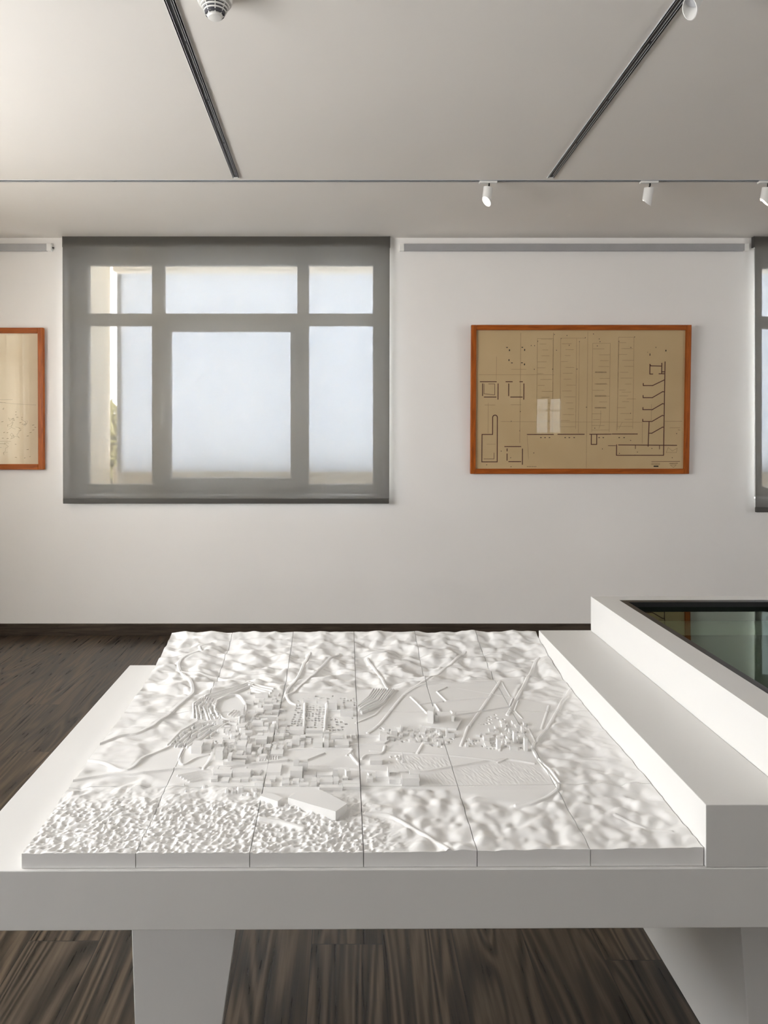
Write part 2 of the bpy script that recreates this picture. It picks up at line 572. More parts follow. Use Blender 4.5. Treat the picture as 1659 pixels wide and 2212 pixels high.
bw.location = (BWIN[0], BW - 0.15, BWIN[2]); struct(bw)
q = MB()
for a, b in ((0, 0.04), (0.28, 0.32), (0.56, 0.60)): q.box(a, b, 0, 0.05, 0, 0.8)
for a, b in ((0.04, 0.28), (0.32, 0.56)):
    for c, d in ((0, 0.04), (0.5, 0.53), (0.76, 0.8)): q.box(a, b, 0.0005, 0.0495, c, d)
q.build('frame', M['white_metal'], bw)
MB().box(0.036, 0.564, 0.022, 0.028, 0.036, 0.764).build('pane', M['glass'], bw)


# ------------------------------------------------------------------ roller shades
def roller_shade(label, x0, x1, zbot):
    y = WALL - 0.048
    r = thing('roller_shade', label, 'window shade', ((x0 + x1) / 2, y, CEIL), (0, 0, 0), 'roller shades over the windows')
    h = (x1 - x0) / 2
    top = -0.002
    # cloth: a fine sheet with its own thickness, very slightly waved
    nx, nz = 40, 30
    bm = bmesh.new()
    vs = []
    for j in range(nz + 1):
        z = top + (zbot + 0.03 - CEIL - top) * j / nz
        row = []
        for i in range(nx + 1):
            xx = -h + 2 * h * i / nx
            row.append(bm.verts.new((xx * (1 - 0.003 * j / nz), 0.0015 * math.sin(i * 0.7) * math.sin(j * 0.35), z)))
        vs.append(row)
    for j in range(nz):
        for i in range(nx):
            bm.faces.new((vs[j][i], vs[j][i + 1], vs[j + 1][i + 1], vs[j + 1][i]))
    mb = MB(); mb.bm.free(); mb.bm = bm
    fb = mb.build('fabric', M['shade'], r, smooth=True)
    if sum(p.normal.y for p in fb.data.polygons) > 0: fb.data.flip_normals()
    # rolled cloth at the top
    rm = MB()
    n = 24
    a = [rm.bm.verts.new((-h + 0.004, 0.006 + 0.0150 + 0.013 * math.cos(t * 2 * math.pi / n), -0.040 + 0.036 * math.sin(t * 2 * math.pi / n))) for t in range(n)]
    b = [rm.bm.verts.new((h - 0.004, v.co.y, v.co.z)) for v in a]
    for t in range(n): rm.bm.faces.new((a[t], a[(t + 1) % n], b[(t + 1) % n], b[t]))
    rm.bm.faces.new(a); rm.bm.faces.new(b[::-1])
    rm.build('roller', M['bar'], r, smooth=True)
    MB().box(-h + 0.006, h - 0.006, -0.011, 0.011, zbot - CEIL, zbot - CEIL + 0.036).build('bottom_bar', M['bar'], r, bevel=0.004)
    for sx in (-1, 1):
        MB().box(sx * h - 0.004, sx * h + 0.004, 0.003, 0.036, -0.078, 0).build('bracket', M['bar'], r, bevel=0.001)
    return r


roller_shade('grey see-through roller shade over the whole window left of the framed drawing', -2.062, 0.308, 0.968)
roller_shade('grey roller shade cut off by the right edge of the picture', 2.952, 5.34, 0.905)

# ------------------------------------------------------------------ outside the front windows
def outside(o, label, cat):
    return tag(o, label, cat)


struct(MB().box(-6.5, 8.0, WALL + TH + 0.02, 6.6, 0.30, 0.45).build('trim_1', M['stone']))
outside(MB().box(-2.66, -2.13, 5.75, 6.25, 0.45, 3.4).build('concrete_fin', M['fin'], bevel=0.01), 'beige upright fin outside the left end of the shaded window', 'column')
scr = thing('facade_screen', 'pale frosted sheet standing outside behind the shaded window', 'screen', (-2.055, 6.2, 0.45))
MB().box(0, 7.9, 0, 0.012, 0.668, 2.44).build('sheet', M['screen'], scr)
for a in (0.0, 3.9, 7.86):
    MB().box(a, a + 0.04, 0.012, 0.06, 0.0, 2.44).build('post', M['white_metal'], scr)
outside(MB().box(-2.12, 8.0, 6.27, 6.42, 0.45, 1.16).build('parapet', M['stone'], bevel=0.01), 'low pale parapet outside under the frosted sheet', 'parapet')
outside(MB().box(-2.12, 8.0, 6.27, 6.42, 2.93, 3.3).build('roof_beam', M['stone'], bevel=0.01), 'pale beam across the top outside the shaded window', 'beam')

tr = thing('tree', 'dry olive tree seen between the beige fin and the frosted sheet', 'tree', (-4.1, 12.0, -3.0))
MB().tube([(0, 0, 0), (0.05, 0, 1.6), (-0.05, 0.1, 2.8), (0.1, 0, 3.8)], 0.12).build('trunk', M['bark'], tr)
fm = MB()
rg = random.Random(3)
for i in range(2200):
    t = rg.random() * 2 * math.pi; ph = math.acos(rg.uniform(-1, 1)); rr = rg.random() ** 0.4
    p = Vector((1.0 * rr * math.sin(ph) * math.cos(t), 1.0 * rr * math.sin(ph) * math.sin(t), 3.55 + 1.3 * rr * math.cos(ph)))
    u = Vector((rg.uniform(-1, 1), rg.uniform(-1, 1), rg.uniform(-0.3, 1))).normalized() * 0.19
    v = u.orthogonal().normalized() * 0.055
    k = [fm.bm.verts.new(p + d) for d in (-u, v, u, -v)]
    fm.bm.faces.new(k)
fm.build('foliage', M['leaf'], tr)

# ------------------------------------------------------------------ ceiling tracks
def ceiling_track(label, a, b, hw=0.017, dep=0.007):
    """open aluminium channel from a to b (x, y) on the ceiling"""
    dx, dy = b[0] - a[0], b[1] - a[1]
    L = math.hypot(dx, dy)
    r = thing('lighting_track', label, 'lighting track', (a[0], a[1], CEIL), (0, 0, math.atan2(dy, dx)), 'ceiling lighting tracks')
    m = MB()
    m.box(0, L, -hw, -hw + 0.0045, -dep, 0).box(0, L, hw - 0.0045, hw, -dep, 0)
    m.box(0, L, -hw, -hw + 0.0065, -dep, -dep + 0.0014).box(0, L, hw - 0.0065, hw, -dep, -dep + 0.0014)
    m.build('channel', M['alu_paint'], r)
    MB().box(0, L, -hw + 0.0045, hw - 0.0045, -0.003, -0.0002).build('slot', M['slot'], r)
    c = MB()
    x = 0.05
    while x < L - 0.05:
        e_ = min(x + 0.42, L - 0.03)
        c.box(x, e_, 0.0022, 0.0045, -dep + 0.0015, -0.003)
        x = e_ + 0.02
    c.build('conductor', M['alu'], r)
    for xx in (0.0, L - 0.012):
        MB().box(xx, xx + 0.012, -hw - 0.001, hw + 0.001, -dep - 0.001, 0).build('end_cap', M['white_plastic'], r, bevel=0.001)
    return r


TY = 3.889
ceiling_track('long thin dark track running across the ceiling parallel to the window wall', (LW + 0.1, TY), (RW - 0.1, TY), 0.011, 0.005)
ceiling_track('grey ceiling track on the left beside the smoke detector', (-0.613, TY - 0.05), (-0.53, 0.60))
ceiling_track('grey ceiling track on the right carrying the nearest spotlight', (1.122, TY - 0.05), (1.02, 0.60))


def spot_lamp(label, x, y, tilt, lit, turn=0.0, zo=0.005, axis=0.0):
    """tube spotlight on a track adapter"""
    r = thing('spotlight', label, 'spotlight', (x, y, CEIL - zo), (0, 0, axis), 'white tube spotlights')
    MB().box(-0.05, 0.05, -0.014, 0.014, -0.011, 0.0).build('adapter', M['white_plastic'], r, bevel=0.003)
    MB().tube([(0.006, 0, -0.011), (0.006, 0, -0.022), (0.0, 0, -0.036)], 0.0045).build('stem', M['black'], r)
    hd = MB()
    R, Lh, n = 0.0255, 0.082, 36
    T = Matrix.Rotation(turn - axis, 4, 'Z') @ Matrix.Rotation(tilt, 4, 'Y')
    def cut(a):  # slanted mouth
        return -Lh - 0.020 * math.cos(a)
    pts_o, pts_i, top_o, top_i = [], [], [], []
    off = Vector((0, 0, -0.034))
    for k in range(n):
        a = 2 * math.pi * k / n
        c, s_ = math.cos(a), math.sin(a)
        zt = 0.004 * math.sin(a)
        for lst, rr, z in ((top_o, R, zt), (top_i, R - 0.0022, zt), (pts_o, R, cut(a)), (pts_i, R - 0.0022, cut(a))):
            lst.append(hd.bm.verts.new(off + T @ Vector((rr * c, rr * s_, z))))
    for k in range(n):
        j = (k + 1) % n
        hd.bm.faces.new((top_o[k], top_o[j], pts_o[j], pts_o[k]))
        hd.bm.faces.new((top_i[j], top_i[k], pts_i[k], pts_i[j]))
        hd.bm.faces.new((top_o[j], top_o[k], top_i[k], top_i[j]))
        hd.bm.faces.new((pts_o[k], pts_o[j], pts_i[j], pts_i[k]))
    hd.build('tube_housing', M['white_metal'], r, smooth=True)
    pl = MB()
    cen = off + T @ Vector((0, 0, -0.006))
    v = [pl.bm.verts.new(off + T @ Vector(((R - 0.002) * math.cos(2 * math.pi * k / n), (R - 0.002) * math.sin(2 * math.pi * k / n), -0.006))) for k in range(n)]
    v2 = [pl.bm.verts.new(off + T @ Vector(((R - 0.002) * math.cos(2 * math.pi * k / n), (R - 0.002) * math.sin(2 * math.pi * k / n), -0.012))) for k in range(n)]
    pl.bm.faces.new(v)
    pl.bm.faces.new(v2[::-1])
    for k in range(n): pl.bm.faces.new((v[k], v[(k + 1) % n], v2[(k + 1) % n], v2[k]))
    pl.build('cap', M['bar'], r)
    dz = -Lh + 0.012 if lit else -Lh + 0.03
    ln = MB()
    v = [ln.bm.verts.new(off + T @ Vector(((R - 0.003) * math.cos(2 * math.pi * k / n), (R - 0.003) * math.sin(2 * math.pi * k / n), dz))) for k in range(n)]
    v2 = [ln.bm.verts.new(off + T @ Vector(((R - 0.003) * math.cos(2 * math.pi * k / n), (R - 0.003) * math.sin(2 * math.pi * k / n), dz + 0.004))) for k in range(n)]
    ln.bm.faces.new(v); ln.bm.faces.new(v2[::-1])
    for k in range(n): ln.bm.faces.new((v[k], v[(k + 1) % n], v2[(k + 1) % n], v2[k]))
    ln.build('lamp_face', M['bulb'] if lit else M['alu_paint'], r)
    if lit:
        l = bpy.data.lights.new('spot_beam', 'SPOT')
        l.energy = 9.0; l.color = (1.0, 0.84, 0.64); l.spot_size = math.radians(62); l.spot_blend = 0.7
        l.shadow_soft_size = 0.018
        lo = bpy.data.objects.new('spot_beam', l); COL.objects.link(lo)
        lo.parent = r
        lo.location = off + T @ Vector((0, 0, dz - 0.006))
        lo.rotation_euler = (0, tilt, turn - axis)
    return r


spot_lamp('white tube spotlight with a bright round lit face, above the framed drawing', 0.789, TY, math.radians(8), True, math.radians(32))
spot_lamp('white tube spotlight with only a sliver of light, right of the bright one', 1.690, TY, math.radians(9), True, math.radians(-50))
spot_lamp('white tube spotlight on the cross track at the right edge of the picture', 2.352, TY, math.radians(9), True, math.radians(-30))
spot_lamp('large near unlit tube spotlight hanging from the right ceiling track at the top edge', 1.070, 2.11, math.radians(27), False, math.radians(18), 0.007, math.radians(91.8))

# ------------------------------------------------------------------ smoke detector
sd = thing('smoke_detector', 'round white smoke detector with slotted vents on the ceiling', 'smoke detector', (-0.420, 2.205, CEIL), (0, 0, 0.2))
MB().lathe([(0, 0), (0.054, 0), (0.056, -0.004), (0.055, -0.026), (0.052, -0.034), (0.046, -0.036), (0.0, -0.036)], 56).build('base', M['white_plastic'], sd, smooth=True)
MB().lathe([(0, -0.036), (0.041, -0.036), (0.030, -0.070), (0, -0.070)], 48).build('chamber', M['slot'], sd, smooth=True)
for (r0, z0) in ((0.045, -0.040), (0.041, -0.049), (0.036, -0.058), (0.031, -0.066)):
    MB().lathe([(r0 - 0.006, z0), (r0, z0), (r0 - 0.001, z0 - 0.0035), (r0 - 0.007, z0 - 0.0035), (r0 - 0.006, z0)], 56).build('vent_ring', M['white_plastic'], sd, smooth=True)
rb = MB()
for k in range(8):
    a = k * math.pi / 4
    c, s_ = math.cos(a), math.sin(a)
    t = 0.0014
    p = [(0.047, -0.036), (0.027, -0.074), (0.022, -0.074), (0.038, -0.036)]
    lo = [(r_ * c - t * s_, r_ * s_ + t * c, z) for r_, z in p]
    hi = [(r_ * c + t * s_, r_ * s_ - t * c, z) for r_, z in p]
    rb.hexa(lo + hi)
rb.build('rib', M['white_plastic'], sd)
MB().lathe([(0, -0.068), (0.024, -0.068), (0.0245, -0.074), (0.021, -0.079), (0.012, -0.081), (0, -0.0815)], 48).build('cap', M['white_plastic'], sd, smooth=True)

# ------------------------------------------------------------------ rails on the wall
def wall_rail(label, x0, x1):
    r = thing('wall_rail', label, 'wall rail', ((x0 + x1) / 2, WALL, 2.83), (0, 0, 0), 'aluminium rails under the ceiling')
    h = (x1 - x0) / 2
    MB().box(-h, h, -0.032, 0, -0.026, 0.024).build('profile', M['alu'], r, bevel=0.002)
    for s_ in (-1, 1):
        MB().box(s_ * (h - 0.004) - 0.016, s_ * (h - 0.004) + 0.016, -0.0345, 0, -0.027, 0.025).build('end_cap', M['white_plastic'], r, bevel=0.002)
    MB().box(h + 0.012, h + 0.024, -0.012, -0.004, -0.004, 0.004).build('cord_stop', M['black'], r)
    return r


wall_rail('long grey aluminium rail on the wall above the framed drawing', 0.393, 2.908)
wall_rail('grey aluminium rail at the left edge of the picture, above the partly seen frame', -3.0, -2.165)


# ------------------------------------------------------------------ framed drawings
def strip(m, a, b, wd):
    """one ink line between two points (x, z) on the sheet, laid as a sliver of ink"""
    dx, dz = b[0] - a[0], b[1] - a[1]
    L = math.hypot(dx, dz)
    if L < 1e-6: return
    ex, ez = dx / L * wd / 2, dz / L * wd / 2
    nx, nz = -dz / L * wd / 2, dx / L * wd / 2
    pts = [(a[0] - ex + nx, a[1] - ez + nz), (a[0] - ex - nx, a[1] - ez - nz), (b[0] + ex - nx, b[1] + ez - nz), (b[0] + ex + nx, b[1] + ez + nz)]
    m.hexa([(p[0], -0.0004, p[1]) for p in pts] + [(p[0], 0.0002, p[1]) for p in pts])


def framed(label, cx, cz, wdt, hgt, lean, fw, paper, draw, pane='picture_glass'):
    r = thing('framed_drawing', label, 'framed drawing', (cx, WALL - 0.034, cz - hgt / 2), (lean, 0, 0))
    h = wdt / 2
    for nm, bx, mt in (('frame_side', (-h, -h + fw, 0, hgt), 'oak_up'), ('frame_side', (h - fw, h, 0, hgt), 'oak_up'),
                       ('frame_rail', (-h + fw, h - fw, 0, fw), 'oak'), ('frame_rail', (-h + fw, h - fw, hgt - fw, hgt), 'oak')):
        MB().box(bx[0], bx[1], 0, 0.030, bx[2], bx[3]).build(nm, M[mt], r, bevel=0.0025)
    MB().box(-h + fw, h - fw, 0.017, 0.026, fw, hgt - fw).build('sheet', paper, r)
    sh = draw(r, -h + fw, h - fw, fw, hgt - fw)
    MB().box(-h + fw, h - fw, 0.0095, 0.0115, fw, hgt - fw).build('glass', M[pane], r)
    return r


def draw_right(r, x0, x1, z0, z1):
    # plan and section linework; (u, v) are read off the sheet, 1502 x 1010 units wide
    def P(u, v):
        return (x0 + (u - 78) / 1502.0 * (x1 - x0), z1 - (v - 70) / 1010.0 * (z1 - z0))
    ink, pen, dots = MB(), MB(), MB()
    def il(w_, *p):
        for a, b in zip(p, p[1:]): strip(ink, P(*a), P(*b), w_)
    def pl(*p, w_=0.0022):
        for a, b in zip(p, p[1:]): strip(pen, P(*a), P(*b), w_)
    T = 0.0062
    # little squares on the left
    il(T, (110, 444), (225, 444)); il(T, (127, 460), (127, 545)); il(T, (238, 460), (238, 572)); il(T, (140, 556), (224, 556))
    il(0.003, (137, 460), (137, 532), (214, 540), (214, 460), (170, 460))
    il(T, (295, 444), (340, 444)); il(T, (395, 444), (413, 444)); il(T, (315, 460), (315, 546)); il(T, (424, 460), (424, 572)); il(T, (330, 556), (412, 556))
    il(T, (290, 918), (405, 918)); il(T, (307, 935), (307, 950)); il(T, (307, 972), (307, 1018)); il(T, (418, 936), (418, 1048)); il(T, (320, 1028), (406, 1028))
    # keyhole-shaped outline
    arc = [(218 - 17 * math.cos(t), 705 - 17 * math.sin(t)) for t in [i * math.pi / 10 for i in range(11)]]
    il(T, (125, 829), (201, 829), (201, 705), *arc, (236, 1030), (125, 1030), (125, 829))
    il(0.003, (140, 1009), (213, 1009), (213, 965))
    # ground lines
    il(T, (452, 829), (640, 829)); il(T, (673, 828), (862, 828)); il(T, (903, 828), (1055, 827)); il(T, (1064, 826), (1245, 826))
    il(T, (914, 828), (914, 902), (953, 902), (953, 828))
    # section with stepped floors on the right
    il(T, (1437, 300), (1437, 982), (1097, 982), (1097, 906)); il(0.004, (1037, 911), (1090, 911)); il(T, (1112, 906), (1530, 909))
    il(T, (1349, 388), (1329, 388), (1329, 318), (1335, 328), (1414, 330), (1414, 310)); il(T, (1414, 330), (1414, 386)); il(T, (1396, 386), (1437, 386)); il(T, (1418, 372), (1434, 372))
    for k, (v, ) in enumerate([(472,), (560,), (648,), (734,)]):
        il(T, (1283, v - 15), (1283, v), (1350, v), (1424, v - 44 + (0 if k else 8)), (1435, v - 42))
    il(T, (1329, 736), (1325, 915)); il(T, (1334, 820), (1350, 820), (1426, 776), (1436, 776))
    il(0.004, (1233, 908), (1233, 934)); il(0.004, (1407, 908), (1407, 936))
    # pencil towers
    for (a, b, top, bot) in ((518, 632, 130, 800), (686, 800, 128, 788), (916, 1042, 165, 812), (1100, 1212, 120, 785)):
        pl((a, top), (a, bot)); pl((b, top), (b, bot)); pl((a, top), (b, top)); pl((a, bot - 15), (b, bot - 15))
        for q_ in range(14):
            v = top + 40 + q_ * 43
            if v < bot - 20:
                s_ = random.random() * 0.5
                pl((a + (b - a) * s_, v), (a + (b - a) * min(1, s_ + 0.3 + random.random() * 0.5), v), w_=0.0026)
    pl((633, 90), (633, 820), w_=0.003); pl((820, 150), (820, 820)); pl((1104, 150), (1098, 800), w_=0.003)
    pl((545, 135), (620, 135)); pl((800, 128), (860, 128)); pl((880, 80), (880, 1078)); pl((398, 90), (398, 890), w_=0.003)
    pl((260, 735), (1280, 740)); pl((1282, 740), (1282, 895)); pl((1345, 610), (1345, 740)); pl((1440, 733), (1565, 733), w_=0.003)
    pl((100, 393), (640, 393)); pl((980, 655), (980, 745), (968, 785)); pl((225, 262), (225, 430)); pl((168, 600), (168, 820))
    pl((145, 614), (218, 614), w_=0.003); pl((332, 612), (406, 612), w_=0.003); pl((332, 353), (440, 353)); pl((160, 900), (222, 900))
    for q_ in (375, 548, 634): strip(pen, P(940, q_), P(1012, q_), 0.009)
    strip(pen, P(935, 460), P(1018, 458), 0.005)
    pl((452, 840), (462, 1010)); pl((1130, 520), (1195, 520)); pl((1112, 785), (1135, 740)); pl((1168, 570), (1230, 570), w_=0.003)
    # dots, stamps and notes
    def dot(u, v, a=5, b=5):
        p = P(u, v); s_ = (x1 - x0) / 1502
        dots.hexa([(p[0] + dx * a * s_, -0.0004, p[1] + dz * b * s_) for dx, dz in ((-1, -.7), (.8, -1), (1, .8), (-.7, 1))] + [(p[0] + dx * a * s_, 0.0002, p[1] + dz * b * s_) for dx, dz in ((-1, -.7), (.8, -1), (1, .8), (-.7, 1))])
    for u, v in ((300, 195), (410, 194), (336, 307), (408, 306)): dot(u, v, 7, 3)
    for u, v in ((318, 215), (427, 213), (427, 318), (315, 287)): dot(u, v, 4, 7)
    dot(1442, 218, 4, 7); dot(1328, 247, 3, 9); dot(1311, 230, 2, 2)
    for u, v in ((640, 101), (730, 108), (820, 152), (688, 130), (862, 124), (920, 97), (962, 133), (1104, 150), (1216, 119), (747, 179), (656, 215), (474, 181), (498, 182), (498, 353), (520, 150), (1190, 195), (949, 184), (968, 153), (500, 965), (995, 935), (264, 952), (333, 1000), (335, 733), (876, 630), (1194, 675), (1529, 823), (1500, 1000), (1370, 194), (336, 1066), (160, 1052), (400, 662), (397, 803), (805, 352), (630, 352), (1230, 980), (1248, 958), (1118, 968), (1352, 932), (1198, 873), (938, 783)):
        dot(u, v, 3, 3)
    for u in range(455, 525, 12): dot(u, 1065, 4, 2)
    for u in (550, 580, 612, 725, 755, 790, 970, 1000, 1115, 1150): dot(u, 852, 6, 3)
    il(0.003, (1352, 1028), (1555, 1026))
    for v in (1042, 1050): pl((1352, v), (1410, v), w_=0.004)
    for u in range(1370, 1400, 7): dot(u, 1063, 4, 5)
    pl((1483, 1042), (1538, 1040), w_=0.006); pl((1488, 1054), (1530, 1052), (1510, 1072), (1488, 1054), w_=0.003)
    pl((1456, 962), (1470, 925), (1500, 950), (1535, 930), (1530, 962), (1456, 962), w_=0.0024)
    pl((1480, 780), (1552, 780), w_=0.003); pl((1540, 795), (1553, 797), w_=0.004)
    for m, nm, mt in ((ink, 'ink_lines', 'ink'), (pen, 'pencil_lines', 'pencil'), (dots, 'ink_marks', 'dark_ink')):
        o = m.build(nm, M[mt], r)
        o.location = (0, 0.0168, 0)


def draw_left(r, x0, x1, z0, z1):
    pen, dots = MB(), MB()
    rg = random.Random(11)
    def pl(*p, w_=0.002):
        for a, b in zip(p, p[1:]): strip(pen, a, b, w_)
    W_, H_ = x1 - x0, z1 - z0
    # a vertical band of faint double lines near the right, then loose handwriting
    for dx in (0.345, 0.312, 0.30):
        pl((x1 - dx, z0 + 0.06), (x1 - dx, z1 - 0.14), w_=0.003)
    for k in range(6): pl((x1 - 0.33, z0 + 0.1 + k * 0.13), (x1 - 0.29, z0 + 0.1 + k * 0.13))
    pl((x1 - 0.35, z0 + 0.46), (x1 - 0.2, z0 + 0.44), (x1 - 0.02, z0 + 0.43), w_=0.0016)
    for (cx, cz, n) in ((-0.20, 0.33, 26), (-0.17, 0.27, 22), (-0.09, 0.29, 16), (-0.22, 0.15, 12)):
        px, pz = x1 + cx, z0 + cz
        for _ in range(n):
            qx, qz = px + rg.uniform(-0.022, 0.024), pz + rg.uniform(-0.025, 0.02)
            if abs(qx - x1 - cx) > 0.05: qx = x1 + cx
            pl((px, pz), (qx, qz), w_=0.0013); px, pz = qx, qz
    for _ in range(26):
        a, b = x1 - rg.uniform(0.02, 0.36), z0 + rg.uniform(0.04, 0.42)
        pl((a, b), (a + rg.uniform(0.004, 0.012), b + rg.uniform(-0.003, 0.003)), w_=0.004)
    for _ in range(30):
        a, b = x0 + rg.uniform(0.05, 0.3), z0 + rg.uniform(0.1, H_ - 0.1)
        pl((a, b), (a + rg.uniform(0.03, 0.2), b)); pl((a, b), (a, b + rg.uniform(0.02, 0.1)))
    o = pen.build('pencil_lines', M['pencil'], r)
    o.location = (0, 0.0168, 0)
    dots.bm.free()


framed('brown drawing of plans and sections in an orange wood frame, right of the shaded window', 1.690, 1.72, 1.588, 1.078, math.radians(2.0), 0.037, M['paper'], draw_right)
framed('pale drawing in an orange wood frame, cut off by the left edge of the picture', -2.58, 1.727, 0.75, 1.030, math.radians(0.6), 0.040, M['paper_pale'], draw_left, 'reflective_glass')

# ------------------------------------------------------------------ exhibition table (turned a hair against the wall)
YAW = 0.006
CY, SY = math.cos(YAW), math.sin(YAW)


def tw(x, y, z):
    """table frame to room"""
    return (x * CY - y * SY, x * SY + y * CY, z)


TZ = 0.75
TX0, TX1, TY0, TY1 = -0.695, 2.45, 1.220, 2.268
t = thing('exhibition_table', 'big white table with a thick slab top under the relief model', 'table', tw(0, TY0, 0), (0, 0, YAW))
MB().box(TX0, TX1, 0, TY1 - TY0, TZ - 0.105, TZ).build('tabletop', M['table'], t, bevel=0.0015)
LD = 1.534 - TY0
zt = TZ - 0.1055
def tapered(x0t, x1t, x0b, x1b, y0, y1):
    return MB().hexa([(x0b, y0, 0), (x1b, y0, 0), (x1b, y1, 0), (x0b, y1, 0), (x0t, y0, zt), (x1t, y0, zt), (x1t, y1, zt), (x0t, y1, zt)])
tapered(-0.474, -0.202, -0.452, -0.298, LD, LD + 0.046).build('leg', M['table'], t, bevel=0.0015)
tapered(0.864, 1.35, 0.914, 1.30, LD, TY1 - TY0 - 0.04).build('leg', M['table'], t, bevel=0.0015)
tapered(1.95, 2.22, 1.99, 2.18, LD, LD + 0.046).build('leg', M['table'], t, bevel=0.0015)

# step and glazed case on the table's right
st = thing('display_step', 'low white step on the table between the relief model and the glass case', 'display step', tw(0.6405, TY0 + 0.002, TZ), (0, 0, YAW))
MB().box(0, 0.170, 0, 1.047, 0.0006, 0.111).build('block', M['table'], st, bevel=0.0012)
dc = thing('display_case', 'tall white case with a black-edged green glass top, at the right', 'display case', tw(0.8115, TY0 + 0.002, TZ), (0, 0, YAW))
ch, cl, cw_ = 0.2215, 1.047, 1.55
ix0, ix1, iy0, iy1 = 0.074, 1.476, 0.074, 1.000
cb = MB()
cb.box(0, ix0, 0, cl, 0.0006, ch).box(ix1, cw_, 0, cl, 0.0006, ch).box(ix0, ix1, 0, iy0, 0.0006, ch).box(ix0, ix1, iy1, cl, 0.0006, ch)
cb.box(ix0, ix1, iy0, iy1, 0.0006, 0.10)
cb.build('carcass', M['table'], dc)
MB().box(ix0 + 0.001, ix1 - 0.001, iy0 + 0.001, iy1 - 0.001, 0.1005, 0.108).build('lining', M['tray'], dc)
for bx in ((ix0, ix0 + 0.020, iy0, iy1), (ix1 - 0.020, ix1, iy0, iy1), (ix0 + 0.020, ix1 - 0.020, iy0, iy0 + 0.020), (ix0 + 0.020, ix1 - 0.020, iy1 - 0.026, iy1)):
    MB().box(bx[0] + 0.0004, bx[1] - 0.0001, bx[2] + 0.0004, bx[3] - 0.0004, ch - 0.06, ch - 0.0006).build('black_edge', M['black'], dc)
MB().box(ix0 + 0.0201, ix1 - 0.0201, iy0 + 0.0201, iy1 - 0.0261, ch - 0.022, ch - 0.016).build('glass_top', M['case_glass'], dc)

# ------------------------------------------------------------------ relief model
RX0, RX1, RY0, RY1 = -0.5668, 0.6392, 1.226, 2.300
RES = 0.0012
nx = int(round((RX1 - RX0) / RES)) + 1
ny = int(round((RY1 - RY0) / RES)) + 1
gx = np.linspace(RX0, RX1, nx); gy = np.linspace(RY0, RY1, ny)
GX, GY = np.meshgrid(gx, gy)
PD = [1.226, 1.30, 1.42, 1.60, 1.80, 1.96, 2.08, 2.16, 2.23, 2.30]
PZ = [0.7770, 0.7765, 0.7835, 0.787, 0.789, 0.794, 0.803, 0.815, 0.830, 0.848]


def zb(x, y):
    return np.interp(y, PD, PZ) + 0.006 * np.clip((np.asarray(x) - 0.1) / 0.5, 0, 1) * np.clip((1.7 - np.asarray(y)) / 0.4, 0, 1)


def px(u, v):
    """where the sight line through picture point (u, v) meets the model's ground"""
    a, b = (u - VX) / F, -(v - VY) / F
    dx, dy = a * CY + 1.0 * SY, -a * SY + CY
    t_ = 1.7
    for _ in range(40):
        z = float(zb(dx * t_, dy * t_))
        t_ = 0.5 * t_ + 0.5 * (z - EYE) / b
    return dx * t_, dy * t_


def fade(t_):
    return t_ * t_ * t_ * (t_ * (t_ * 6 - 15) + 10)


def perlin(x, y, seed):
    r_ = np.random.RandomState(seed)
    ang = r_.rand(256, 256) * 2 * np.pi
    xi = np.floor(x).astype(int); yi = np.floor(y).astype(int)
    fx, fy = x - xi, y - yi
    def g(i, j, dx, dy):
        a = ang[(yi + j) % 256, (xi + i) % 256]
        return np.cos(a) * dx + np.sin(a) * dy
    u, v = fade(fx), fade(fy)
    n0 = g(0, 0, fx, fy) * (1 - u) + g(1, 0, fx - 1, fy) * u
    n1 = g(0, 1, fx, fy - 1) * (1 - u) + g(1, 1, fx - 1, fy - 1) * u
    return (n0 * (1 - v) + n1 * v) * 1.5


def inside(poly):
    """mask of grid points in a polygon (table frame)"""
    m = np.zeros(GX.shape, bool)
    n = len(poly)
    for i in range(n):
        x0, y0 = poly[i]; x1, y1 = poly[(i + 1) % n]
        if y0 == y1: continue
        c = ((y0 > GY) != (y1 > GY)) & (GX < (x1 - x0) * (GY - y0) / (y1 - y0) + x0)
        m ^= c
    return m


def line_dist(pts, reach):
    d = np.full(GX.shape, 9.0)
    for (x0, y0), (x1, y1) in zip(pts, pts[1:]):
        i0 = np.searchsorted(gx, min(x0, x1) - reach); i1 = np.searchsorted(gx, max(x0, x1) + reach)
        j0 = np.searchsorted(gy, min(y0, y1) - reach); j1 = np.searchsorted(gy, max(y0, y1) + reach)
        if i1 <= i0 or j1 <= j0: continue
        sx, sy = GX[j0:j1, i0:i1], GY[j0:j1, i0:i1]
        L2 = (x1 - x0) ** 2 + (y1 - y0) ** 2 + 1e-12
        t_ = np.clip(((sx - x0) * (x1 - x0) + (sy - y0) * (y1 - y0)) / L2, 0, 1)
        dd = np.hypot(sx - x0 - t_ * (x1 - x0), sy - y0 - t_ * (y1 - y0))
        d[j0:j1, i0:i1] = np.minimum(d[j0:j1, i0:i1], dd)
    return d


def blur(a, n):
    k = np.ones(2 * n + 1) / (2 * n + 1)
    for _ in range(2):
        p = np.pad(a, ((0, 0), (n, n)), mode='edge')
        c = np.cumsum(np.pad(p, ((0, 0), (1, 0))), axis=1)
        a = (c[:, 2 * n + 1:] - c[:, :-(2 * n + 1)]) / (2 * n + 1)
        p = np.pad(a, ((n, n), (0, 0)), mode='edge')
        c = np.cumsum(np.pad(p, ((1, 0), (0, 0))), axis=0)
        a = (c[2 * n + 1:] - c[:-(2 * n + 1)]) / (2 * n + 1)
    return a


def PX(lst):
    return [px(*p) for p in lst]


def smooth(t_, a, b):
    q_ = np.clip((t_ - a) / (b - a), 0, 1)
    return q_ * q_ * (3 - 2 * q_)


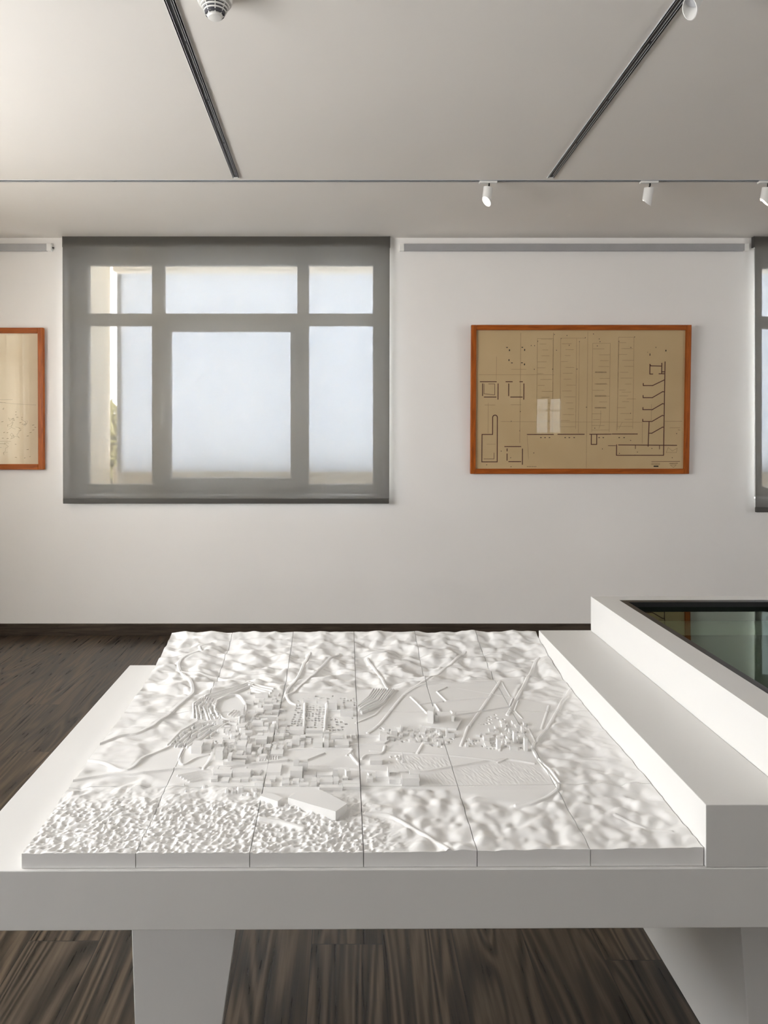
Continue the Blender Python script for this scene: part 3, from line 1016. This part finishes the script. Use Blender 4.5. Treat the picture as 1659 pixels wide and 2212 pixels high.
H = zb(GX, GY)
town = PX([(360, 1612), (385, 1580), (418, 1552), (416, 1522), (440, 1500), (490, 1487), (535, 1473), (595, 1484), (618, 1498), (640, 1496),
           (735, 1498), (790, 1488), (850, 1488), (900, 1480), (1010, 1472), (1080, 1468), (1130, 1464), (1110, 1505), (1200, 1522), (1190, 1545),
           (1160, 1606), (1160, 1640), (1195, 1682), (1203, 1700), (1163, 1730), (1120, 1737), (1010, 1716), (915, 1700), (800, 1704), (735, 1712),
           (700, 1712), (560, 1722), (500, 1702), (372, 1694), (300, 1668), (270, 1668), (290, 1655), (330, 1630)])
town_m = blur(inside(town).astype(float), 4)
rough = 1 - town_m
# kinds of ground
left_w = smooth(-GX, -0.10, 0.20)
back_w = smooth(GY, 1.78, 2.02)
front_w = 1 - smooth(GY, 1.42, 1.50)
wx = GX + 0.008 * perlin(GX * 14, GY * 14, 5); wy = GY + 0.008 * perlin(GX * 14, GY * 14, 6)
broad = 0.62 * perlin(wx * 10, wy * 15, 1) + 0.5 * perlin(wx * 20 + 4, wy * 34, 2) + 0.16 * perlin(wx * 42, wy * 66, 14)
lumps = perlin(wx * 27, wy * 29, 3)
lumps = lumps + 0.4 * perlin(wx * 45, wy * 50, 4)
def dimples(x, y, cx, cy, rx, ry, seed):
    """scattered soft bumps on a jittered grid, 0..1"""
    r_ = np.random.RandomState(seed)
    J1, J2, J3, J4 = (r_.rand(128, 128) for _ in range(4))
    u, v = x / cx, y / cy
    iu, iv = np.floor(u).astype(int), np.floor(v).astype(int)
    out = np.zeros(x.shape)
    for a in (-1, 0, 1):
        for b in (-1, 0, 1):
            p, q_ = (iu + a) % 128, (iv + b) % 128
            du = (u - (iu + a + 0.1 + 0.8 * J1[q_, p])) * cx / (rx * (0.6 + 0.8 * J3[q_, p]))
            dv = (v - (iv + b + 0.1 + 0.8 * J2[q_, p])) * cy / (ry * (0.6 + 0.8 * J3[q_, p]))
            dv = dv - 0.35 * du
            out = np.maximum(out, (0.45 + 0.55 * J4[q_, p]) * np.exp(-(du * du + dv * dv) ** 1.3))
    return out


pits = dimples(wx, wy, 0.0150, 0.0128, 0.0058, 0.0041, 31)
pits = np.maximum(pits, 0.7 * dimples(wx + 3, wy + 5, 0.0115, 0.0098, 0.0040, 0.0027, 32))
domes = dimples(wx, wy, 0.040, 0.036, 0.0150, 0.0125, 33)
domes = np.maximum(domes, 0.55 * dimples(wx + 2, wy + 1, 0.030, 0.027, 0.0095, 0.0080, 34))
domes = blur(domes, 3)
lump_h = 0.0040 * lumps + 0.0078 * (domes - 0.25)
cell = np.abs(perlin(wx * 58 + wy * 18, wy * 120 - wx * 10, 7))
fine = 1 - smooth(cell, 0.26, 0.62)                       # sharp ridges round small pits
cell2 = np.abs(perlin(wx * 88 + 3, wy * 165, 8))
fine = 0.65 * fine + 0.35 * (1 - smooth(cell2, 0.22, 0.58))
pit_w = front_w * smooth(-GX + 0.35 * (1.42 - GY), -0.10, 0.06) * (1 - 0.8 * smooth(GY, 1.365, 1.405))
back_h = 0.0150 * broad * (0.5 + 0.6 * back_w)
side_h = 0.0040 * lumps + 0.0060 * broad + 0.003 * (domes - 0.3)
n_ = back_h * np.maximum(back_w, left_w * (1 - front_w))
mid_right = (1 - back_w) * (1 - left_w * (1 - front_w))
n_ = n_ + mid_right * ((1 - front_w) * side_h + front_w * ((1 - pit_w) * lump_h + pit_w * (0.0012 * fine + 0.0034 * broad + 0.0020 * lumps - 0.0070 * pits)))
n_ = n_ + 0.0035 * left_w * (1 - front_w) * perlin(wx * 7, wy * 9, 12)
edge = smooth(np.minimum(np.minimum(GX - RX0, RX1 - GX), RY1 - GY), -0.012, 0.03)
fedge = smooth(GY - RY0, -0.001, 0.006) * 0.85 + 0.15
H = H + n_ * rough * (0.35 + 0.65 * edge) * fedge


def road(pts, wdt, up, soft=0.0016, flat=0.010):
    """a low bank along a polyline: levels the ground beside it, then rises"""
    global H
    if sum(q[0] for q in pts) / len(pts) > 850: wdt *= 0.75; up *= 0.65
    if len(pts) > 3 and soft > 0.00125:      # ease the bends
        q_ = [pts[0]] + list(pts) + [pts[-1]]
        if pts[0] == pts[-1]: q_[0], q_[-1] = pts[-2], pts[1]
        pts = []
        for a, b, c, d_ in zip(q_, q_[1:], q_[2:], q_[3:]):
            for t_ in (0, 0.2, 0.4, 0.6, 0.8):
                pts.append(tuple(0.5 * (2 * b[i] + (c[i] - a[i]) * t_ + (2 * a[i] - 5 * b[i] + 4 * c[i] - d_[i]) * t_ ** 2 + (3 * b[i] - a[i] - 3 * c[i] + d_[i]) * t_ ** 3) for i in (0, 1)))
        pts.append(q_[-2])
    p = PX(pts)
    d = line_dist(p, wdt + flat + 0.004)
    base = zb(GX, GY) + 0.75 * blur(H - zb(GX, GY), 8)
    k = 1 - smooth(d, wdt / 2, wdt / 2 + flat)
    H = H * (1 - k) + base * k
    H = H + up * (1 - smooth(d, wdt / 2, wdt / 2 + soft))


road([(205, 1611), (260, 1592), (300, 1585.6), (333, 1569), (372, 1536), (411, 1503), (417, 1488), (411, 1473), (390, 1448), (387, 1433), (399, 1421), (436, 1409)], 0.008, 0.0045)
road([(393, 1450), (469, 1460), (493, 1468), (529, 1471)], 0.005, 0.0022)
road([(436, 1409), (431, 1397), (455, 1388)], 0.005, 0.002)
road([(669, 1412), (647, 1457), (622, 1490), (616, 1509), (595, 1524), (568, 1536), (550, 1548), (541, 1569), (535, 1593), (529, 1612), (505, 1645)], 0.007, 0.0035)
road([(732, 1411), (666, 1467), (631, 1497), (620, 1504), (628, 1518), (645, 1524)], 0.006, 0.0035)
road([(1005, 1408), (973, 1436), (943, 1457), (907, 1480), (874, 1500), (822, 1563), (795, 1584)], 0.008, 0.003)
road([(858, 1492), (810, 1545), (770, 1562)], 0.004, 0.0018)
road([(794, 1421), (840, 1488)], 0.006, 0.0025)
road([(1163, 1420), (1151, 1445), (1097, 1545)], 0.010, 0.004)
road([(1081, 1471), (1006, 1581)], 0.008, 0.0035)
road([(1012, 1570), (996, 1612)], 0.006, 0.003)
road([(874, 1500), (920, 1478), (1010, 1471), (1081, 1467), (1130, 1462)], 0.004, 0.0015)
for q_ in ([(965, 1485), (944, 1495), (964, 1515), (1056, 1507)], [(887, 1506), (904, 1522), (923, 1542)], [(904, 1522), (956, 1516)],
           [(940, 1522), (950, 1537)], [(974, 1536), (982, 1546), (1101, 1527), (1108, 1510)]):
    road(q_, 0.0035, 0.0042, 0.0012, 0.004)
road([(988, 1486), (1062, 1499), (1106, 1507)], 0.002, 0.001, 0.0015, 0.003)
road([(1084, 1472), (1102, 1505)], 0.003, 0.0012, 0.0015, 0.003)
road([(1238, 1479), (1214, 1518), (1184, 1572), (1154, 1608), (1157, 1629), (1178, 1660), (1205, 1696), (1196, 1714), (1154, 1735), (1115, 1739)], 0.008, 0.004)
road([(1165, 1640), (1186, 1662), (1209, 1690)], 0.005, 0.004)
road([(595, 1656), (680, 1655), (750, 1660), (825, 1667), (907, 1667), (985, 1655), (1084, 1641), (1154, 1650)], 0.007, 0.004)
road([(800, 1622), (905, 1628), (1000, 1635), (1075, 1645)], 0.004, 0.002)
road([(1095, 1640), (1075, 1648)], 0.004, 0.003)
road([(155, 1687), (223, 1675), (295, 1672), (377, 1662), (452, 1660), (541, 1652), (620, 1643)], 0.007, 0.004)
road([(185, 1643), (229, 1651), (259, 1662), (286, 1659), (313, 1636), (356, 1618), (372, 1610)], 0.006, 0.0035)
road([(790, 1757), (842, 1764), (896, 1793), (950, 1824), (972, 1840)], 0.005, 0.005, 0.003)
road([(561, 1769), (607, 1775), (655, 1790)], 0.005, 0.004, 0.003)
road([(1330, 1762), (1395, 1790), (1450, 1798)], 0.004, 0.003, 0.004)
road([(465, 1612), (452, 1645), (440, 1662)], 0.005, 0.003)
road([(395, 1618), (388, 1640), (396, 1652), (425, 1638), (450, 1632)], 0.004, 0.0025)
road([(535, 1591), (620, 1591), (705, 1588)], 0.004, 0.003)
road([(659, 1520), (657, 1585)], 0.004, 0.003)
road([(707, 1518), (703, 1560), (700, 1618)], 0.004, 0.004)
road([(758, 1613), (763, 1640), (770, 1650)], 0.004, 0.003)
road([(625, 1620), (750, 1618), (757, 1626), (750, 1632)], 0.004, 0.0028)
road([(645, 1650), (700, 1628)], 0.004, 0.003)
road([(758, 1632), (775, 1652)], 0.004, 0.003)
road([(782, 1640), (792, 1632), (825, 1628), (832, 1612)], 0.004, 0.003)
road([(757, 1609), (830, 1607), (840, 1600)], 0.004, 0.0028)
road([(902, 1628), (918, 1600), (932, 1572)], 0.006, 0.0025)
road([(1098, 1562), (1080, 1622)], 0.005, 0.002)
road([(1186, 1525), (1170, 1575)], 0.005, 0.002)
road([(1120, 1515), (1112, 1535), (1128, 1552)], 0.003, 0.0022)
road([(1143, 1575), (1156, 1602)], 0.003, 0.002)
# the oval park and its rim
park = [(463, 1521), (508, 1503), (527, 1516), (531, 1536), (516, 1553), (482, 1554), (463, 1521)]
road(park, 0.005, 0.005)
road([(548, 1562), (520, 1563), (512, 1580), (530, 1588), (541, 1575), (548, 1562)], 0.004, 0.003)
# terraces above the park and on the far hill: long curved banks
def banks(guide_a, guide_b, n, wdt, up, wig=0.0):
    for i in range(n):
        s_ = i / (n - 1)
        pts = [(a[0] * (1 - s_) + b[0] * s_, a[1] * (1 - s_) + b[1] * s_) for a, b in zip(guide_a, guide_b)]
        if wig: pts = [(u + random.uniform(-wig, wig), v + random.uniform(-wig, wig) * 0.6) for u, v in pts]
        road(pts, wdt, up, 0.001, 0.001)
banks([(418, 1550), (417, 1523), (442, 1503), (495, 1489), (540, 1476)], [(478, 1560), (462, 1536), (470, 1516), (508, 1500), (548, 1482)], 7, 0.0028, 0.0042, 2.5)
banks([(362, 1612), (388, 1582), (425, 1560), (480, 1558)], [(410, 1616), (440, 1602), (462, 1585), (492, 1566)], 7, 0.0028, 0.005, 2.0)
banks([(535, 1477), (560, 1482), (592, 1488)], [(545, 1492), (562, 1498), (580, 1505)], 4, 0.0028, 0.004, 1.0)
banks([(772, 1528), (795, 1508), (808, 1490)], [(782, 1542), (828, 1522), (850, 1492)], 9, 0.003, 0.006, 1.0)
banks([(493, 1545), (505, 1535)], [(508, 1552), (522, 1538)], 4, 0.002, 0.003, 0.5)
banks([(385, 1676), (430, 1668), (455, 1666)], [(410, 1690), (440, 1684), (460, 1684)], 5, 0.0025, 0.003, 0.5)
# stepped slabs of the hillside street: pencil-thin parallel banks
banks([(563, 1605), (560, 1650)], [(600, 1605), (600, 1645)], 8, 0.0016, 0.002)
banks([(640, 1598), (616, 1600)], [(640, 1588), (618, 1588)], 3, 0.002, 0.003)


def blocks(poly, rot, cw, chh, fill, h0, h1, seed, jit=0.25):
    """quarters of small houses: raised pads on a turned grid"""
    global H
    m = inside(PX(poly))
    c, s_ = math.cos(rot), math.sin(rot)
    u = GX * c + GY * s_ ; v = -GX * s_ + GY * c
    u = u + 0.002 * perlin(GX * 28, GY * 28, seed + 50); v = v + 0.002 * perlin(GX * 28, GY * 28, seed + 51)
    k_ = 1.9 if poly[0][0] < 780 else 0.9
    if seed in (1, 2, 4, 5, 6, 7, 8, 9, 10, 11, 12, 13): k_ = -k_      # sunken plots between raised streets
    iu = np.floor(u / cw).astype(int); iv = np.floor(v / chh).astype(int)
    r_ = np.random.RandomState(seed)
    T1, T2, T3, T4, T5 = (r_.rand(64, 64) for _ in range(5))
    a, b = iu % 64, iv % 64
    fu, fv = u / cw - iu, v / chh - iv
    mg = 0.13 if k_ < 0 else 0.0            # sunken plots leave wider streets
    on = (fu > 0.05 + mg) & (fu < 0.95 - mg) & (fv > 0.08 + mg) & (fv < 0.92 - mg) & (T1[b, a] < fill) & (fu > 0.05 + jit * T3[b, a]) & (fu < 0.95 - jit * T4[b, a]) & (fv > 0.08 + jit * T5[b, a]) & (fv < 0.9 - jit * T3[b, a] * 0.6)
    H = np.where(m & on, H + (h0 + (h1 - h0) * T2[b, a]) * k_, H)


blocks([(372, 1600), (420, 1565), (478, 1562), (486, 1600), (470, 1614), (390, 1616)], 0.5, 0.013, 0.016, 0.6, 0.004, 0.009, 1)
blocks([(420, 1550), (418, 1525), (440, 1505), (462, 1522), (480, 1556), (440, 1562)], 0.3, 0.012, 0.011, 0.6, 0.003, 0.007, 2)
blocks([(486, 1566), (535, 1560), (528, 1615), (468, 1630), (478, 1600)], 0.15, 0.026, 0.028, 0.75, 0.004, 0.011, 3, 0.3)
blocks([(615, 1584), (640, 1524), (656, 1524), (655, 1578), (620, 1586)], -0.05, 0.008, 0.013, 0.72, 0.005, 0.009, 4, 0.15)
blocks([(661, 1524), (704, 1524), (700, 1578), (660, 1578)], 0.0, 0.009, 0.013, 0.72, 0.005, 0.009, 5, 0.15)
blocks([(709, 1550), (765, 1550), (738, 1580), (706, 1584)], 0.1, 0.011, 0.015, 0.7, 0.004, 0.008, 6, 0.2)
blocks([(735, 1508), (770, 1508), (772, 1530), (733, 1530)], 0.0, 0.009, 0.014, 0.7, 0.005, 0.01, 7, 0.2)
blocks([(628, 1500), (722, 1502), (705, 1518), (650, 1519)], 0.0, 0.016, 0.016, 0.6, 0.003, 0.007, 8)
blocks([(812, 1572), (830, 1564), (925, 1577), (905, 1610), (840, 1604), (822, 1590)], 0.6, 0.012, 0.017, 0.55, 0.003, 0.006, 9, 0.3)
blocks([(930, 1578), (988, 1586), (968, 1616), (918, 1612)], 0.3, 0.011, 0.016, 0.5, 0.003, 0.006, 10, 0.3)
blocks([(1003, 1607), (1008, 1595), (1085, 1602), (1076, 1622)], 0.05, 0.008, 0.014, 0.6, 0.003, 0.005, 11, 0.2)
blocks([(1096, 1558), (1140, 1562), (1140, 1614), (1085, 1620)], 0.4, 0.014, 0.022, 0.5, 0.003, 0.007, 12, 0.35)
blocks([(1032, 1565), (1065, 1542), (1092, 1548), (1092, 1570)], 0.5, 0.010, 0.015, 0.5, 0.002, 0.005, 13, 0.3)
blocks([(462, 1668), (545, 1657), (545, 1682), (470, 1688)], 0.1, 0.018, 0.020, 0.6, 0.002, 0.005, 14)
blocks([(380, 1697), (560, 1705), (560, 1722), (500, 1716), (380, 1710)], 0.2, 0.014, 0.018, 0.5, 0.002, 0.005, 15)
blocks([(843, 1632), (868, 1632), (862, 1650), (838, 1648)], 0.2, 0.008, 0.012, 0.6, 0.002, 0.004, 16)
blocks([(538, 1562), (600, 1560), (600, 1588), (535, 1590)], 0.3, 0.024, 0.022, 0.6, 0.003, 0.007, 17, 0.3)
# combed fields
f1 = inside(PX([(862, 1632), (970, 1638), (985, 1652), (905, 1664), (850, 1660)])) | inside(PX([(915, 1674), (1084, 1646), (1150, 1655), (1190, 1690), (1010, 1700), (920, 1696)]))
comb = perlin(GX * 260 + GY * 90, GY * 50 - GX * 30, 20)
H = np.where(f1, H + 0.0005 * comb, H)

# separate the slab into its cast panels: six across, four deep
XS = np.linspace(RX0, RX1, 7)
YS = [RY0, 1.437, 1.800, 2.160, RY1]
rel = thing('relief_model', 'white relief model of a town and hills made of fitted panels on the table', 'relief model', tw((RX0 + RX1) / 2, RY0, TZ), (0, 0, YAW))
OX, OY = (RX0 + RX1) / 2, RY0


def sample(x, y):
    fx = np.clip((x - RX0) / (RX1 - RX0) * (nx - 1), 0, nx - 1.001); fy = np.clip((y - RY0) / (RY1 - RY0) * (ny - 1), 0, ny - 1.001)
    i, j = fx.astype(int), fy.astype(int); a, b = fx - i, fy - j
    return (H[j, i] * (1 - a) + H[j, i + 1] * a) * (1 - b) + (H[j + 1, i] * (1 - a) + H[j + 1, i + 1] * a) * b


GAP = 0.0007
panels = {}
for r_ in range(4):
    for c_ in range(6):
        x0, x1 = XS[c_] + GAP, XS[c_ + 1] - GAP
        y0, y1 = YS[r_] + GAP, YS[r_ + 1] - GAP
        n1 = int((x1 - x0) / RES) + 2; n2 = int((y1 - y0) / RES) + 2
        ax = np.linspace(x0, x1, n1); ay = np.linspace(y0, y1, n2)
        X_, Y_ = np.meshgrid(ax, ay)
        Z_ = sample(X_, Y_)
        top = np.stack([X_ - OX, Y_ - OY, Z_ - TZ], -1).reshape(-1, 3)
        idx = np.arange(n1 * n2).reshape(n2, n1)
        quads = np.stack([idx[:-1, :-1], idx[:-1, 1:], idx[1:, 1:], idx[1:, :-1]], -1).reshape(-1, 4)
        ring = np.concatenate([idx[0, :-1], idx[:-1, -1], idx[-1, :0:-1], idx[:0:-1, 0]])
        rim = top[ring].copy(); base = rim.copy(); base[:, 2] = 0.0008
        nb = len(ring); r0 = n1 * n2; b0 = r0 + nb
        k = np.arange(nb); k2 = (k + 1) % nb
        skirt = np.stack([r0 + k2, r0 + k, b0 + k, b0 + k2], -1)
        verts = np.concatenate([top, rim, base])
        faces = [tuple(f) for f in np.concatenate([quads, skirt]).tolist()]
        faces.append(tuple((b0 + k[::-1]).tolist()))
        me = bpy.data.meshes.new('terrain_panel')
        me.from_pydata(verts.tolist(), [], faces)
        me.materials.append(M['relief'])
        me.update()
        me.polygons.foreach_set('use_smooth', [True] * len(quads) + [False] * (nb + 1))
        me.set_sharp_from_angle(angle=math.radians(40))
        o = bpy.data.objects.new('terrain_panel', me)
        COL.objects.link(o)
        o.parent = rel
        panels[(r_, c_)] = o


def panel_at(x, y):
    c_ = min(5, max(0, int(np.searchsorted(XS, x) - 1)))
    r_ = min(3, max(0, int(np.searchsorted(YS, y) - 1)))
    return panels[(r_, c_)], (r_, c_)


def clip_to(poly, key):
    """keep a footprint on its own panel"""
    r_, c_ = key
    return [(min(max(x, XS[c_] + 0.001), XS[c_ + 1] - 0.001), min(max(y, YS[r_] + 0.001), YS[r_ + 1] - 0.001)) for x, y in poly]


def house(u0, u1, v0, v1, depth, rz=0.0, name='building_block', tower=False):
    """a block whose camera-side face spans u0..u1, v0..v1 in the picture; depth in metres"""
    xa, ya = px(u0, v1); xb, yb = px(u1, v1)
    y = (ya + yb) / 2
    hgt = max(0.003, (v1 - v0) * y / F * (1.3 if not tower else 1.15))
    cx = (xa + xb) / 2; hw = abs(xb - xa) / 2
    c, s_ = math.cos(rz), math.sin(rz)
    poly = [(-hw, 0), (hw, 0), (hw, depth), (-hw, depth)]
    poly = [(cx + a * c - b * s_, y + a * s_ + b * c) for a, b in poly]
    pan, key = panel_at(cx, y + depth / 2)
    poly = clip_to(poly, key)
    g = float(zb(cx, y))
    zlo = min(float(sample(np.array([p[0]]), np.array([p[1]]))[0]) for p in poly) - 0.004
    m = MB().prism([(p[0] - OX, p[1] - OY) for p in poly], min(zlo, g - 0.003) - TZ, g + hgt - TZ)
    return m.build(name, M['relief'], pan)


def pad(pts, hgt, name='raised_plot'):
    p = PX(pts)
    cx = sum(a for a, b in p) / len(p); cy = sum(b for a, b in p) / len(p)
    pan, key = panel_at(cx, cy)
    g = float(zb(cx, cy))
    MB().prism([(a - OX, b - OY) for a, b in p], g - 0.012 - TZ, g + hgt - TZ).build(name, M['relief'], pan)


HOUSES = [
    (413, 435, 1616, 1628, 0.030), (435, 456, 1612, 1620, 0.030), (510, 531, 1614, 1625, 0.028), (553, 576, 1600, 1609, 0.020), (569, 598, 1594, 1602, 0.022),
    (532, 542, 1619, 1630, 0.022), (502, 532, 1640, 1647, 0.014), (482, 529, 1648, 1655, 0.012), (465, 481, 1627, 1641, 0.022), (468, 505, 1605, 1611, 0.016),
    (492, 500, 1638, 1653, 0.018), (580, 611, 1630, 1634, 0.040), (563, 606, 1670, 1675, 0.040), (461, 500, 1673, 1680, 0.018), (502, 541, 1671, 1679, 0.016),
    (560, 602, 1551, 1558, 0.012), (544, 568, 1563, 1570, 0.016), (531, 548, 1517, 1523, 0.012), (551, 563, 1502, 1508, 0.012), (563, 579, 1501, 1508, 0.014),
    (534, 541, 1496, 1500, 0.010), (520, 526, 1538, 1558, 0.030), (568, 588, 1527, 1535, 0.012), (590, 610, 1524, 1530, 0.012), (536, 552, 1536, 1540, 0.010),
    (584, 592, 1575, 1588, 0.020), (596, 600, 1560, 1575, 0.020), (512, 528, 1572, 1580, 0.016), (520, 533, 1598, 1611, 0.014), (498, 515, 1588, 1592, 0.012),
    (625, 656, 1580, 1589, 0.022), (660, 697, 1580, 1588, 0.012), (631, 647, 1601, 1611, 0.020), (660, 697, 1591, 1596, 0.012), (676, 697, 1607, 1617, 0.022),
    (660, 672, 1602, 1608, 0.014), (700, 710, 1593, 1601, 0.014), (700, 710, 1606, 1616, 0.014), (768, 770.5, 1592, 1597, 0.020), (773, 824, 1589, 1594, 0.006),
    (759, 769, 1590, 1596, 0.020), (799, 826, 1645, 1652, 0.020), (723, 754, 1611, 1616, 0.030), (715, 740, 1592, 1602, 0.016), (710, 728, 1522, 1533, 0.024),
    (655, 684, 1514, 1519, 0.012), (685, 706, 1514, 1520, 0.012), (627, 653, 1669, 1682, 0.020), (655, 683, 1676, 1681, 0.016), (684, 718, 1676, 1681, 0.014),
    (690, 719, 1691, 1697, 0.020), (672, 684, 1692, 1701, 0.020), (732, 786, 1694, 1699, 0.014), (720, 731, 1690, 1697, 0.020), (690, 740, 1703, 1709, 0.012),
    (741, 786, 1701, 1707, 0.012), (740, 752, 1682, 1688, 0.010), (762, 786, 1687, 1691, 0.014), (793, 806, 1684, 1690, 0.016), (812, 840, 1680, 1687, 0.024),
    (841, 866, 1686, 1693, 0.030), (868, 906, 1686, 1698, 0.020), (590, 603, 1668, 1672, 0.010), (648, 656, 1688, 1693, 0.010), (868, 870, 1632, 1648, 0.004),
    (735, 763, 1538, 1548, 0.012), (735, 742, 1528, 1536, 0.010), (746, 762, 1523, 1534, 0.010),
    (1006, 1012, 1610, 1614, 0.010), (1074, 1082, 1603, 1618, 0.014), (1133, 1140, 1602, 1623, 0.010), (1110, 1116, 1588, 1606, 0.014), (1100, 1117, 1578, 1584, 0.010),
    (1127, 1134, 1574, 1584, 0.012), (1102, 1119, 1615, 1621, 0.010), (1097, 1104, 1586, 1590, 0.008),
    (964, 968, 1580, 1594, 0.010), (968, 982, 1586, 1594, 0.012), (845, 858, 1581, 1588, 0.014), (866, 870, 1572, 1580, 0.014), (820, 836, 1590, 1600, 0.016),
]
for hs in HOUSES:
    house(*hs)
# the rest of the old quarter: smaller flat-roofed blocks filling the plots between
rg = random.Random(21)
taken = [(a - 1, b + 1, c - 3, d + 2) for a, b, c, d, *_ in HOUSES]


def in_poly(u, v, poly):
    k = False
    for i in range(len(poly)):
        (x0, y0), (x1, y1) = poly[i - 1], poly[i]
        if (y0 > v) != (y1 > v) and u < (x1 - x0) * (v - y0) / (y1 - y0) + x0: k = not k
    return k


for poly, count, wmin, wmax, hmin, hmax in (
        ([(470, 1565), (545, 1560), (600, 1552), (622, 1590), (612, 1640), (470, 1652)], 46, 7, 24, 4, 9),
        ([(615, 1588), (705, 1588), (768, 1596), (772, 1618), (620, 1622)], 22, 7, 18, 4, 8),
        ([(560, 1500), (610, 1505), (612, 1545), (545, 1548)], 12, 7, 18, 3, 6),
        ([(455, 1665), (740, 1690), (730, 1702), (560, 1700), (455, 1690)], 22, 8, 26, 3, 6),
        ([(815, 1572), (985, 1582), (965, 1614), (830, 1602)], 26, 5, 13, 2, 4),
        ([(1005, 1600), (1085, 1560), (1138, 1566), (1135, 1618), (1005, 1612)], 22, 4, 12, 2, 5)):
    n_, tries = 0, 0
    us, vs_ = [p[0] for p in poly], [p[1] for p in poly]
    while n_ < count and tries < 900:
        tries += 1
        u, v = rg.uniform(min(us), max(us)), rg.uniform(min(vs_), max(vs_))
        wd, ht = rg.uniform(wmin, wmax), rg.uniform(hmin, hmax)
        if not in_poly(u, v, poly) or not in_poly(u + wd, v, poly): continue
        q_ = (u, u + wd, v - ht - 2, v)
        if any(q_[0] < b and q_[1] > a and q_[2] < d and q_[3] > c for a, b, c, d in taken): continue
        taken.append((u - 0.5, u + wd + 0.5, v - ht - 2, v + 1))
        house(u, u + wd, v - ht, v, rg.uniform(0.008, 0.018), rg.choice((0, 0, 0, 0.15, -0.2)))
        n_ += 1
house(634, 645, 1645, 1670, 0.008, tower=True, name='tower_block')
house(646, 664, 1650, 1670, 0.016, tower=True, name='tower_block')
house(719, 730, 1664, 1681, 0.012, tower=True, name='tower_block')
house(748, 758, 1668, 1685, 0.012, 0.3, tower=True, name='tower_block')
house(885, 907, 1672, 1688, 0.014, tower=True, name='tower_block')
house(838, 841, 1668, 1686, 0.022, tower=True, name='tower_block')
house(797, 803, 1673, 1683, 0.010, 0.4, tower=True, name='tower_block')
pad([(622, 1738), (658, 1714), (695, 1720), (750, 1752), (725, 1772)], 0.014)
pad([(562, 1728), (574, 1715), (610, 1733), (600, 1742)], 0.009)
pad([(911, 1571), (925, 1545), (988, 1552), (998, 1556), (986, 1578)], 0.004, 'school_plot')
for q_ in ((926, 1543, 936, 1543, 922, 1566), (948, 1549, 952, 1549, 938, 1562), (977, 1550, 981, 1550, 974, 1562)):
    house(min(q_[4], q_[2]) + 1, q_[2], q_[1], q_[5], 0.03, -0.3, 'school_wing')
print('relief', nx, ny, len([o for o in bpy.data.objects]))
